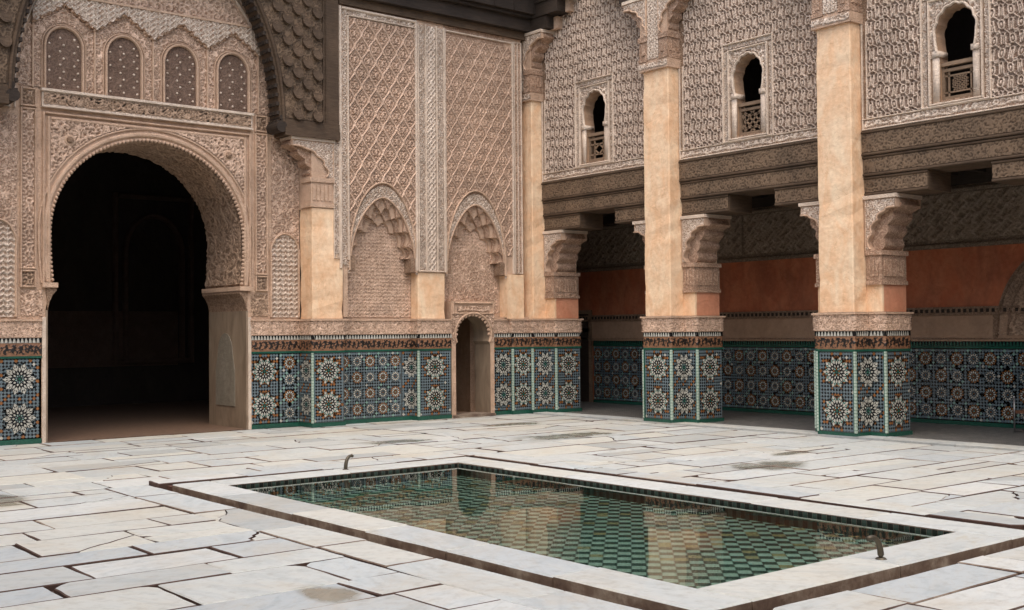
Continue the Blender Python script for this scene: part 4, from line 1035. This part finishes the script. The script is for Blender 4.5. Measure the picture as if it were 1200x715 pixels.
# small door
FD = FL(17.855); DC = 13.60
dh = horseshoe(DC, 0, 1.40, 1.46, 1.60, .405, 1.98, .42, 7, .0, 40, .03)
mb = MB(); holed(mb, FD, rect(13.08, 14.12, 0, 2.24), dh, (DC, 1.2), -.50, 0, 0, 1); dr = mb.build('door_surround', [M_MO, M_JAMB], pwall)
ih = inside([(DC+(x-DC)*1.16, 1.6+(z-1.6)*1.16 if z > 1.41 else z) for x, z in dh])
panel('carved_door_surround', FD, 13.10, 14.10, 1.45, 1.98, arab(.10), .016, M_ST, dr, st=.0125, n0=.003, mask=lambda u, v: ~ih(u, v))
panel('carved_overdoor', FD, 13.22, 13.98, 2.03, 2.15, script(.12, 2.03), .016, M_ST, dr, st=.0125, n0=.012)
mb = MB(); frame(mb, FD, 13.10, 14.10, 1.99, 2.22, .03, 0, .035); trim(mb, FD, [(DC+(x-DC)*1.08, 1.6+(z-1.6)*1.08) for x, z in dh[2:-2]], .04, 0, .035); mb.box(13.06, 14.14, 17.80, 17.86, 0, .0); mb.build('door_moulding', M_MO, dr)
mb = MB()
for i in range(15):
    t = PI*i/14; mb.dome(FD, DC+.40*math.cos(t), 1.6+.375*math.sin(t), -.02, .035, .045, 8, 2)
mb.build('lobed_edge', M_MO, dr, True)
mb = MB(); mb.box(13.10, 14.10, 17.79, 18.35, .002, .055); mb.build('threshold', M_EDGE, dr)
mb = MB(); mb.box(13.02, 13.10, 19.0, 19.04, .06, 2.2); mb.box(13.10, 13.62, 19.0, 19.04, .06, 2.3); mb.build('door_leaf', M_WDD, dr)
# cedar eaves over the left facade
eave = thing('cedar_eaves', (12.5, 17.7, 7.55), 'dark cedar eaves beam along the top of the panelled wall', 'eaves')
for (y0, y1, z0, z1, x0) in ((17.80, 18.09, 7.53, 7.68, 10.62), (17.68, 18.09, 7.68, 7.93, 10.62), (17.58, 18.09, 7.93, 7.99, 3.2), (17.50, 18.09, 7.99, 8.6, 3.2), (17.1, 18.09, 8.6, 8.9, 3.2)):
    mb = MB(); mb.box(x0, 15.28, y0, y1 if z0 < 7.9 else 17.85, z0, z1-.004); mb.build('eaves_beam', M_WDD if z0 > 7.6 else M_WD, eave)
mb = MB()
for i in range(9): mb.box(10.9+i*.5, 10.93+i*.5, 17.485, 17.50, 8.0, 8.55)
mb.build('eaves_battens', M_WDD, eave)
dado(Path([(9.10, AW), (10.07, AW), (10.07, 17.85), (10.70, 17.85), (10.70, 18.08), (12.31, 18.08), (12.31, 17.85), (13.06, 17.85)]),
     [(0, .55, 'big', ORG), (.55, .97+.0, 'small', BLU), (.97, 1.42, 'big', BLU), (1.42, 2.05, 'big', ORG), (2.05, 2.28, 'small', BLU), (2.28, 3.66, 'small', BLU), (3.66, 4.12, 'big', BLU), (4.12, 4.87, 'big', ORG)], pwall, trims=((1.42, 0), (4.12, 0)))

# ------------------------------------------------------------------ piers
PXF, PIT = 15.0, 3.74; YC = [18.03, 14.29, 10.55, 6.81]
def build_pier(yc, label):
    P = thing('pier', (15.4, yc, 0), label, 'pier', 'tiled piers along the gallery')
    mb = MB(); rough_box(mb, 15.012, 15.40, yc-.315, yc+.315, 1.90, 6.32); mb.build('shaft', M_OR, P)
    mb = MB(); mb.box(15.33, 16.0, yc-.30, yc+.30, 1.90, 4.0, 0); mb.box(15.36, 15.40, yc-.58, yc+.58, 1.90, 2.34, 0); mb.box(15.40, 16.0, yc-.58, yc+.58, 1.90, 2.34, 1); mb.box(15.46, 15.98, yc-.55, yc+.55, 2.34, 3.66, 0); mb.build('inner_shaft', [M_OR, M_ORR], P)
    F1 = FRt(15.34)
    for s in (-1, 1):
        us, ue = -yc+s*.325, -yc+s*.585
        # fluted block
        mb = MB(); fbox(mb, F1, us, ue+s*.02, 2.31, 2.37, -.68, .025); fbox(mb, F1, us+s*.0, ue+s*.005, 2.37, 2.76, -.66, .01); fbox(mb, F1, us-s*.01, ue+s*.03, 2.76, 2.83, -.69, .035)
        for i in range(3): fbox(mb, F1, us+s*(.05+i*.065), us+s*(.085+i*.065), 2.44, 2.70, .01, .026)
        for i in range(8):
            a = 15.40+i*.072; y = -(ue+s*.005); y2 = y-s*.018; mb.box(a, a+.04, min(y, y2), max(y, y2), 2.44, 2.70)
        mb.build('fluted_block', M_ST, P)
        corbel(P, F1, us, ue, .27, 2.83, 3.665, s, .03, -.66, (M_MO, M_ST, M_STP))
    # upper capital
    F2 = FRt(15.0)
    mb = MB(); mb.box(14.965, 15.36, yc-.355, yc+.355, 6.30, 6.46); mb.box(14.98, 15.36, yc-.33, yc+.33, 6.46, 7.65); mb.build('capital_core', M_MO, P)
    panel('capital_band', F2, -yc-.345, -yc+.345, 6.325, 6.44, script(.115, 6.325), .014, M_STP, P, st=.0125, n0=.036)
    panel('capital_carving', F2, -yc-.13, -yc+.13, 6.50, 7.60, lambda u, v: np.maximum(weave(.075)(u, v), scrolls(.13)(u, v)*.8), .018, M_STP, P, st=.0125, n0=.022)
    for s in (-1, 1):
        us, ue = -yc+s*.14, -yc+s*.33
        mb = MB(); fbox(mb, F2, us, ue+s*.02, 6.47, 6.53, -.34, .045); fbox(mb, F2, us, ue+s*.01, 6.53, 6.83, -.34, .03); fbox(mb, F2, us-s*.005, ue+s*.03, 6.83, 6.92, -.34, .05)
        fbox(mb, F2, us+s*.05, us+s*.13, 6.59, 6.78, .03, .045); y = -(ue+s*.01)
        for i in range(3):
            a = 15.03+i*.09; mb.box(a, a+.05, min(y, y-s*.015), max(y, y-s*.015), 6.59, 6.78)
        mb.build('capital_block', M_ST, P)
        corbel(P, F2, us, ue, .38, 6.92, 7.66, s, .05, -.30, (M_MO, M_ST, M_STP))
    return P
def pier_dado(P, yc):
    pa = Path([(16.0, yc+.62), (15.35, yc+.62), (15.35, yc+.325), (15.0, yc+.325), (15.0, yc-.325), (15.35, yc-.325), (15.35, yc-.62), (16.0, yc-.62), (16.0, yc+.60)])
    c = pa.c; dado(pa, [(0, c[1], 'big', BLU), (c[1], c[3], 'big', ORG), (c[3], c[4], 'big', ORG), (c[4], c[6], 'big', BLU), (c[6], c[7], 'big', ORG)], P, trims=((c[1], 0), (c[3], 0), (c[4], 0), (c[6], 0)))
LB = ['corner pier where the tiled wall meets the gallery, half built into the wall', 'tiled ochre pier in the middle of the gallery, first free-standing one from the corner',
      'tall tiled ochre pier nearest the right of the picture, with white star tiles', 'tiled pier just beyond the right edge, only its bracket tip in view']
pier1 = build_pier(YC[1], LB[1])
pier0 = copy_tree(pier1, (0, YC[0]-YC[1], 0)); pier0['label'] = LB[0]
pier_dado(pier1, YC[1])
pier2 = copy_tree(pier1, (0, YC[2]-YC[1], 0)); pier2['label'] = LB[2]
pier3 = copy_tree(pier1, (0, YC[3]-YC[1], 0)); pier3['label'] = LB[3]
pa = Path([(14.14, 17.93), (14.56, 17.93), (14.56, 17.82), (14.98, 17.82), (14.98, 17.705), (15.35, 17.705), (15.35, 17.41), (16.0, 17.41), (16.0, 18.6)]); c = pa.c
dado(pa, [(0, c[2], 'big', BLU), (c[2], c[4], 'big', ORG), (c[4], c[6], 'big', BLU), (c[6], c[7], 'big', ORG)], pier0, trims=((c[2], 0), (c[4], 0), (c[6], 0)))
mb = MB(); mb.box(14.14, 14.60, 17.93, 18.09, 0, 1.93); mb.box(14.60, 15.0, 17.84, 18.09, 0, 1.93); mb.build('tile_backing', M_MO, pwall)

# ------------------------------------------------------------------ upper gallery wall, windows, lintels
UX = 15.30; FU = FRt(UX)
uwall = thing('gallery_wall', (UX, 12.42, 4.66), 'upper storey wall covered in carved brown and cream stucco with small windows', 'wall')
BC = [(YC[i]+YC[i+1])/2 for i in range(3)]   # 16.16, 12.42, 8.68
def bay(yb):
    parts = []; uc = -yb
    o = horseshoe(uc, 4.92, 5.60, 5.64, 5.86, .30, 6.24, .27, 7, .055, 56, .03)
    mb = MB(); holed(mb, FU, rect(uc-PIT/2, uc+PIT/2, 4.655, 8.8), o, (uc, 5.6), -.24, 0, 0, 1, back=True); parts.append(mb.build('bay_wall', [M_STD, M_TAN], uwall))
    w = parts[0]; hh = PIT/2-.33
    fo = (uc-.53, uc+.53, 4.84, 6.50)
    def msk(u, v): return ~((u > fo[0]) & (u < fo[1]) & (v < fo[3]))
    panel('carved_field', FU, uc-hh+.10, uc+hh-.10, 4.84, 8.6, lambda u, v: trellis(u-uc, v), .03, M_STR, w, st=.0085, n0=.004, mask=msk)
    mb = MB(); frame(mb, FU, uc-.54, uc+.54, 4.83, 6.52, .025, 0, .05); frame(mb, FU, uc-.42, uc+.42, 4.86, 6.40, .028, 0, .05)
    trim(mb, FU, [(uc-hh, 4.83), (uc+hh, 4.83)], .02, 0, .035); trim(mb, FU, [(uc-hh, 4.672), (uc+hh, 4.672)], .026, 0, .04)
    for s in (-1, 1): trim(mb, FU, [(uc+s*(hh-.09), 4.84), (uc+s*(hh-.09), 6.32)], .018, 0, .04); trim(mb, FU, [(uc+s*(hh-.01), 4.68), (uc+s*(hh-.01), 6.32)], .018, 0, .04)
    mb.build('carved_border', M_MOP, w)
    panel('carved_base_band', FU, uc-hh, uc+hh, 4.69, 4.82, lambda u, v: script(.13, 4.69)(u-uc, v), .02, M_STP, w, st=.0125, n0=.004)
    for a in (uc-.515, uc+.445): panel('carved_window_border', FU, a, a+.07, 4.86, 6.40, lambda u, v: scrolls(.07)(u-uc, v), .016, M_STP, w, st=.0125, n0=.004)
    panel('carved_window_border', FU, uc-.51, uc+.51, 6.42, 6.49, lambda u, v: scrolls(.07)(u-uc, v), .016, M_STP, w, st=.0125, n0=.004)
    io = inside([(uc+(x-uc)*1.14, 5.75+(z-5.75)*1.14) for x, z in o])
    panel('window_spandrel', FU, uc-.39, uc+.39, 5.3, 6.37, lambda u, v: arab(.11)(u-uc, v), .018, M_STP, w, st=.0125, n0=.004, mask=lambda u, v: ~io(u, v) & (v > 5.55))
    mb = MB(); trim(mb, FU, [(uc+(x-uc)*1.07, 5.75+(z-5.75)*1.07) for x, z in o[2:-2]], .035, 0, .04)
    for s in (-1, 1): fbox(mb, FU, uc+s*.26, uc+s*.36, 4.87, 5.58, -.02, .012); fbox(mb, FU, uc+s*.24, uc+s*.36, 5.56, 5.64, -.2, .03)
    mb.build('window_arch_moulding', M_MOP, w, True)
    return w
w1_ = bay(BC[1])
for d in (PIT, -PIT): 
    c = copy_tree(w1_, (0, d, 0), uwall); c.location = w1_.location+Vector((0, d, 0))
mb = MB(); mb.box(15.70, 15.72, 4.9, 20, 4.66, 8.8); 
def screen(yb, label, style):
    S = thing('window_screen', (15.40, yb, 4.92), label, 'screen', 'cedar screens in the gallery windows')
    FS = FRt(15.41); uc = -yb
    mb = MB()
    for a in (uc-.27, uc+.23): fbox(mb, FS, a, a+.04, 4.93, 5.42, -.02, .03)
    fbox(mb, FS, uc-.23, uc+.23, 4.93, 4.98, -.02, .03); fbox(mb, FS, uc-.23, uc+.23, 5.34, 5.385, -.02, .028); mb.build('screen_frame', M_WDL, S)
    mb = MB(); fbox(mb, FS, uc-.29, uc+.29, 5.42, 5.475, -.04, .06); mb.build('top_rail', M_WDL, S)
    mb = MB(); c = 5.16
    def bar(a, b_, w_=.013):
        dx, dy = b_[0]-a[0], b_[1]-a[1]; L = math.hypot(dx, dy); px, py = -dy/L*w_, dx/L*w_
        mb.prism([(uc+a[0]+px, c+a[1]+py), (uc+a[0]-px, c+a[1]-py), (uc+b_[0]-px, c+b_[1]-py), (uc+b_[0]+px, c+b_[1]+py)], FS, -.01, .012)
    if style == 0:
        for x in (-.12, .12): bar((x, -.18), (x, .18))
        for z in (-.10, .10): bar((-.23, z), (.23, z))
        bar((-.12, 0), (0, .10)); bar((0, .10), (.12, 0)); bar((.12, 0), (0, -.10)); bar((0, -.10), (-.12, 0))
    elif style == 1:
        for k in (-.13, 0, .13): bar((-.17+k, -.17), (.17+k if k <= 0 else .23, .17 if k <= 0 else .10)); bar((.17+k if k <= .0 else .23, -.17 if k <= 0 else -.11), (-.17+k, .17))
        bar((-.23, -.11), (.23, -.11)); bar((-.23, .11), (.23, .11)); bar((-.17, -.18), (-.17, .18)); bar((.17, -.18), (.17, .18))
    else:
        for x in (-.17, .17): bar((x, -.18), (x, .18), .012)
        for z in (-.12, .12): bar((-.23, z), (.23, z), .012)
        for k in range(-3, 4): bar((max(-.12, -.1+k*.05), -.1 if k >= 0 else -.1-k*.05*.9), (min(.12, .1+k*.05), .1 if k <= 0 else .1-k*.05*.9), .007); bar((min(.12, .1+k*.05), -.1 if k <= 0 else -.1+k*.05*.9), (max(-.12, -.1+k*.05), .1 if k >= 0 else .1+k*.05*.9), .007)
    mb.build('lattice', M_WDL, S)
screen(BC[0], 'cedar lattice screen in the small window nearest the courtyard corner', 0)
screen(BC[1], 'cedar screen with crossed diagonal bars in the window between the two tall piers', 1)
screen(BC[2], 'square cedar screen with a fine meshed centre in the rightmost upper window', 2)
# lintels: three courses of carved cedar, the lowest broken in the middle
def lintel(yb, label):
    Lr = thing('cedar_lintel', (15.35, yb, 3.66), label, 'lintel', 'carved cedar lintels between the piers')
    uc = -yb; hh = PIT/2-.31
    rows_ = ((4.275, 4.65, 15.285, -hh, hh, 'upper_beam'), (3.965, 4.27, 15.315, -hh, hh, 'middle_beam'), (3.67, 3.96, 15.345, -hh, -.485, 'bracket_beam'), (3.67, 3.96, 15.345, .485, hh, 'bracket_beam'))
    for z0, z1, x, a, b_, nm in rows_:
        FZ = FRt(x); mb = MB(); mb.box(x, 15.95, -(uc+b_), -(uc+a), z0, z1)
        bm = mb.build(nm, M_WD, Lr)
        panel('beam_carving', FZ, uc+a+.01, uc+b_-.01, z0+.05, z1-.045, lambda u, v, z0=z0: np.maximum(scrolls(.13)(u-uc, v), arab(.12)(u-uc, v)*.8), .016, M_WD, bm, n0=.002)
        mb = MB(); trim(mb, FZ, [(uc+a, z1-.02), (uc+b_, z1-.02)], .036, 0, .03); trim(mb, FZ, [(uc+a, z0+.022), (uc+b_, z0+.022)], .036, 0, .02); mb.build('beam_moulding', M_WD, bm)
    return Lr
lt = lintel(BC[1], 'dark carved cedar lintel between the two free-standing piers')
c = copy_tree(lt, (0, PIT, 0)); c['label'] = 'dark carved cedar lintel over the opening next to the courtyard corner'
c = copy_tree(lt, (0, -PIT, 0)); c['label'] = 'dark carved cedar lintel over the opening at the right edge'
# stepped cedar brackets above the upper capitals
def topb(yc, label):
    B = thing('stepped_bracket', (15.1, yc, 7.67), label, 'bracket', 'stepped cedar brackets above the pier capitals')
    for z0, z1, d, x in ((7.67, 7.92, .85, 14.97), (7.925, 8.19, 1.2, 14.94), (8.195, 8.5, 1.55, 14.91)):
        mb = MB(); mb.box(x, 15.28, yc-d, yc+d, z0, z1); mb.build('bracket_beam', M_WDD, B)
    mb = MB()
    for z0, z1, d in ((7.66, 7.90, .97), (7.93, 8.17, 1.32)): mb.box(15.16, 15.30, yc-d, yc+d, z0, z1)
    mb.build('plaster_step', M_MO, B)
    return B
for yc, lb in zip(YC, ('dark stepped cedar bracket in the upper courtyard corner', 'stepped cedar bracket above the first free-standing pier', 'stepped cedar bracket above the pier nearest the right', 'stepped cedar bracket above the pier beyond the right edge')): topb(yc, lb)

# ------------------------------------------------------------------ behind: gallery
gx = 18.2; FG = FRt(gx)
M, n, l, b = newmat('small_brick_floor'); bt = n.new('ShaderNodeTexBrick'); bt.inputs['Scale'].default_value = 7; bt.inputs['Mortar Size'].default_value = .03
bt.inputs['Color1'].default_value = (.23, .22, .20, 1); bt.inputs['Color2'].default_value = (.085, .09, .085, 1); bt.inputs['Mortar'].default_value = (.05, .045, .04, 1)
g_ = n.new('ShaderNodeNewGeometry'); mp = n.new('ShaderNodeMapping'); mp.inputs['Rotation'].default_value = (0, 0, R(45)); l.new(g_.outputs['Position'], mp.inputs[0]); l.new(mp.outputs[0], bt.inputs['Vector'])
l.new(bt.outputs[0], b.inputs['Base Color']); b.inputs['Roughness'].default_value = .45; bump(n, l, b, bt.outputs['Fac'], -.4, .01)
mb = MB(); mb.box(15.42, 18.3, 3, 21, -.04, .012); tag(mb.build('gallery_floor', M), 'small diagonal grey floor tiles of the gallery', kind='structure')
sillp = thing('gallery_kerb', (15.2, 12, 0), 'low pale marble kerb stones between courtyard and gallery', 'kerb')
y = 3.0
while y < 18:
    L = rnd.uniform(1.0, 1.7); mb = MB(); mb.box(14.965, 15.415, y+.004, min(y+L, 18.3)-.004, -.04, .022+rnd.uniform(-.003, .003)); mb.build('kerbstone', M_MAR, sillp, at=(15.2, y+L/2, 0)); y += L
gal = thing('gallery_back_wall', (gx, 12, 0), 'shaded red plaster back wall of the gallery with blue and ochre tile dado', 'wall')
mb = MB(); mb.box(gx, gx+.3, 3, 21, 0, 4.4); mb.build('wall', M_RED, gal)
mb = MB(); mb.box(gx-.02, gx, 3, 21, 1.42, 1.86, 0); mb.build('plain_band', M_GAL, gal)
mb = MB(); mb.box(gx-.05, gx, 3, 21, 1.86, 1.90); mb.box(gx-.035, gx, 3, 21, 1.90, 1.97); mb.box(gx-.045, gx, 3, 21, 1.97, 2.0); mb.box(gx-.035, gx, 3, 21, 1.455, 1.475); mb.build('cornice', M_STD, gal)
mb = MB(); yy = 3.1
while yy < 20.8: mb.box(gx-.045, gx-.035, yy, yy+.05, 1.905, 1.965); yy += .1
tag(mb.build('cornice_beads', M_WDD, gal), kind='stuff')
mb = MB(); mb.box(gx-.03, gx, 3, 21, 3.0, 4.05); mb.build('frieze_backing', M_STG, gal)
mb = MB(); mb.box(gx-.06, gx, 3, 21, 4.055, 4.35); mb.build('wall_plate', M_WDD, gal)
for a in (-20.9, -14.9, -8.9): panel('carved_frieze', FG, a, a+5.95, 3.14, 3.92, lambda u, v: np.maximum(weave(.20)(u, v), arab(.2)(u, v)*.7), .03, M_STG, gal, st=.02, n0=.032)
mb = MB(); trim(mb, FG, [(-21, 3.05), (-3, 3.05)], .07, .03, .07); trim(mb, FG, [(-21, 3.98), (-3, 3.98)], .08, .03, .08); mb.build('frieze_moulding', M_STG, gal)
dado(Path([(gx, 19.35), (gx, 8.2)]), [(0, 11.15, 'small', BLU)], gal, back=True)
# alcove at the right
ac = -8.55; mb = MB(); aa = [(ac+1.12*math.cos(t), 1.52+1.42*math.sin(t)) for t in [PI*i/40 for i in range(41)]]
ai = [(ac+.93*math.cos(t), 1.52+1.22*math.sin(t)) for t in [PI*i/40 for i in range(41)]]
mb.prism(ai[::1], FG, 0, .025); trim(mb, FG, aa, .05, 0, .07); trim(mb, FG, ai, .04, 0, .06); al_ = mb.build('blind_arch', M_STD, gal)
i1, i2 = inside(ai), inside(aa)
panel('arch_band_carving', FG, ac-1.15, ac+1.15, 1.52, 3.0, scrolls(.16), .03, M_STD, al_, st=.02, n0=.004, mask=lambda u, v: i2(u, v) & ~i1(u, v))
panel('arch_field_carving', FG, ac-1.0, ac+1.0, 1.52, 3.0, arab(.16), .02, M_STD, al_, st=.02, n0=.026, mask=lambda u, v: i1(u, v))
mb = MB(); mb.box(gx-.03, gx, 9.66, 9.74, 1.48, 2.0); mb.build('panel_stile', M_STD, gal)
# end wall with dark doorway
mb = MB(); mb.box(15.3, 18.2, 20.6, 20.8, 0, 4.4); mb.build('end_wall', M_TAN, gal)
mb = MB(); mb.box(gx-.05, gx, 19.38, 19.46, 0, 2.12); mb.box(gx-.05, gx, 20.25, 20.33, 0, 2.12); mb.box(gx-.05, gx, 19.46, 20.25, 2.03, 2.12); dd = mb.build('door_frame', M_WDL, gal)
mb = MB(); mb.box(gx-.02, gx+.0, 19.46, 20.25, 0, 2.03); mb.build('door_leaf', M_WDD, dd)
mb = MB()
for i in range(6): mb.box(gx-.035, gx-.02, 19.5, 20.2, .15+i*.31, .38+i*.31)
mb.build('door_board', M_WDD, dd)
mb = MB(); mb.box(15.96, 18.5, 3, 21, 4.36, 4.5); 
ceil = mb.build('gallery_ceiling', M_WDD); tag(ceil, 'dark cedar ceiling of the gallery', kind='structure')
cb = thing('ceiling_joists', (17, 12, 4.2), 'dark cedar joists under the gallery ceiling', 'joists')
yy = 3.3
while yy < 20.8:
    mb = MB(); mb.box(15.96, 18.17, yy, yy+.12, 4.22, 4.355); mb.build('joist', M_WDD, cb, at=(17, yy, 4.3)); yy += .5
mb = MB(); mb.box(15.3, 18.5, 2.8, 3.0, 0, 8.8); mb.box(15.72, 18.5, 3, 21, 8.7, 8.8); mb.box(18.2, 18.5, 3, 21, 4.5, 8.7); mb.box(15.3, 18.5, 20.8, 21, 0, 8.8); mb.box(15.29, 18.5, 18.66, 18.8, 4.5, 8.8)
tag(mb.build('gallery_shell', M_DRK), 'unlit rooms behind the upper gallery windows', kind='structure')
# metal stand at the right edge
st_ = thing('stand', (17.55, 9.02, 0), 'thin metal stand with a brown seat panel at the right edge in the gallery', 'stand')
mb = MB(); sx, sy = 17.55, 9.08
mb.tube([(sx, sy, .012), (sx, sy, .56)], .014, 8); mb.tube([(sx, sy-.42, .012), (sx, sy-.42, .56)], .014, 8); mb.tube([(sx, sy, .03), (sx+.3, sy, .03)], .012, 8); mb.tube([(sx, sy, .03), (sx, sy-.42, .03)], .012, 8); mb.tube([(sx, sy-.42, .03), (sx+.3, sy-.42, .03)], .012, 8); mb.build('frame', M_STEEL, st_, True)
mb = MB(); mb.dome(lambda u, v, n: (u, v, n), sx, sy, .55, .022, .025, 8, 3); mb.build('knob', M_STEEL, st_, True)
mb = MB(); mb.box(sx-.01, sx+.30, sy-.40, sy-.02, .30, .35); mb.build('seat', M_LEATH, st_)

# ------------------------------------------------------------------ dark hall behind the portal, passage behind the door
hall = thing('hall', (7.4, 23, 0), 'dark hall seen through the great doorway', kind='structure')
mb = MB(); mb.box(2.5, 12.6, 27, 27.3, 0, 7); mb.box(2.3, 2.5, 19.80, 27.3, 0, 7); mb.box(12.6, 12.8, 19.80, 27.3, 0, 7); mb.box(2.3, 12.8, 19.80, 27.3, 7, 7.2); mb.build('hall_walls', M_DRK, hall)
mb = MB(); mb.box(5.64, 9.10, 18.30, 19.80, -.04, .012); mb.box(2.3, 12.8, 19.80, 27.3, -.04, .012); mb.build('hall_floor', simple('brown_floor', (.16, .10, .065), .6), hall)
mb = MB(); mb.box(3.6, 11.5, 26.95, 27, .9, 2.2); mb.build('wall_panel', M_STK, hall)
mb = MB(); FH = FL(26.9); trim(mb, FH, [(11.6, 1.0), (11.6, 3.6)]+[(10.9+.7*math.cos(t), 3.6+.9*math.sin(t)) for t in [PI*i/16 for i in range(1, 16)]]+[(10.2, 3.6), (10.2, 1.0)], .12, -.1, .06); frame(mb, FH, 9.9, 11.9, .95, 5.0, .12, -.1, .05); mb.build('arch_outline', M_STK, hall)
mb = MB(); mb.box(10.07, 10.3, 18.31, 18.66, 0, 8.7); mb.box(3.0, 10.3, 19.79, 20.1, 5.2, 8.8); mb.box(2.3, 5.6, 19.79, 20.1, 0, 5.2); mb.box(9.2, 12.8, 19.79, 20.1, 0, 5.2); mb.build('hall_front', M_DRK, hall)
psg = thing('passage', (13.6, 19.5, 0), 'dim passage behind the small arched door', kind='structure')
mb = MB(); mb.box(12.9, 13.0, 18.66, 20.4, 0, 2.6, 0); mb.box(14.3, 14.4, 18.66, 20.4, 0, 2.6, 1); mb.box(12.9, 14.4, 20.4, 20.5, 0, 2.6, 1); mb.box(12.9, 14.4, 18.66, 20.5, 2.6, 2.7, 1); mb.build('passage_walls', [M_JAMBG, M_TAN], psg)
mb = MB(); mb.box(12.9, 14.4, 18.3, 20.4, -.04, .015); mb.build('passage_floor', M_TAN, psg)

# ------------------------------------------------------------------ the other two sides of the court (behind the camera)
cw = thing('courtyard_walls', (-2.5, 0, 0), 'plain stucco walls closing the other sides of the court', kind='structure')
mb = MB(); mb.box(-2.9, -2.5, -5.3, 18.3, 0, 8.8); mb.build('side_wall', M_TAN, cw)
mb = MB(); mb.box(-2.5, 15.3, -5.4, -5.0, 0, 8.8); mb.build('near_wall', M_TAN, cw)
mb = MB(); mb.box(-2.5, 3.2, 18.3, 18.7, 0, 8.8); mb.build('far_wall', M_MO, cw)
mb = MB(); mb.box(15.3, 15.7, -5.0, 2.8, 0, 8.8); mb.build('gallery_side_wall', M_TAN, cw)
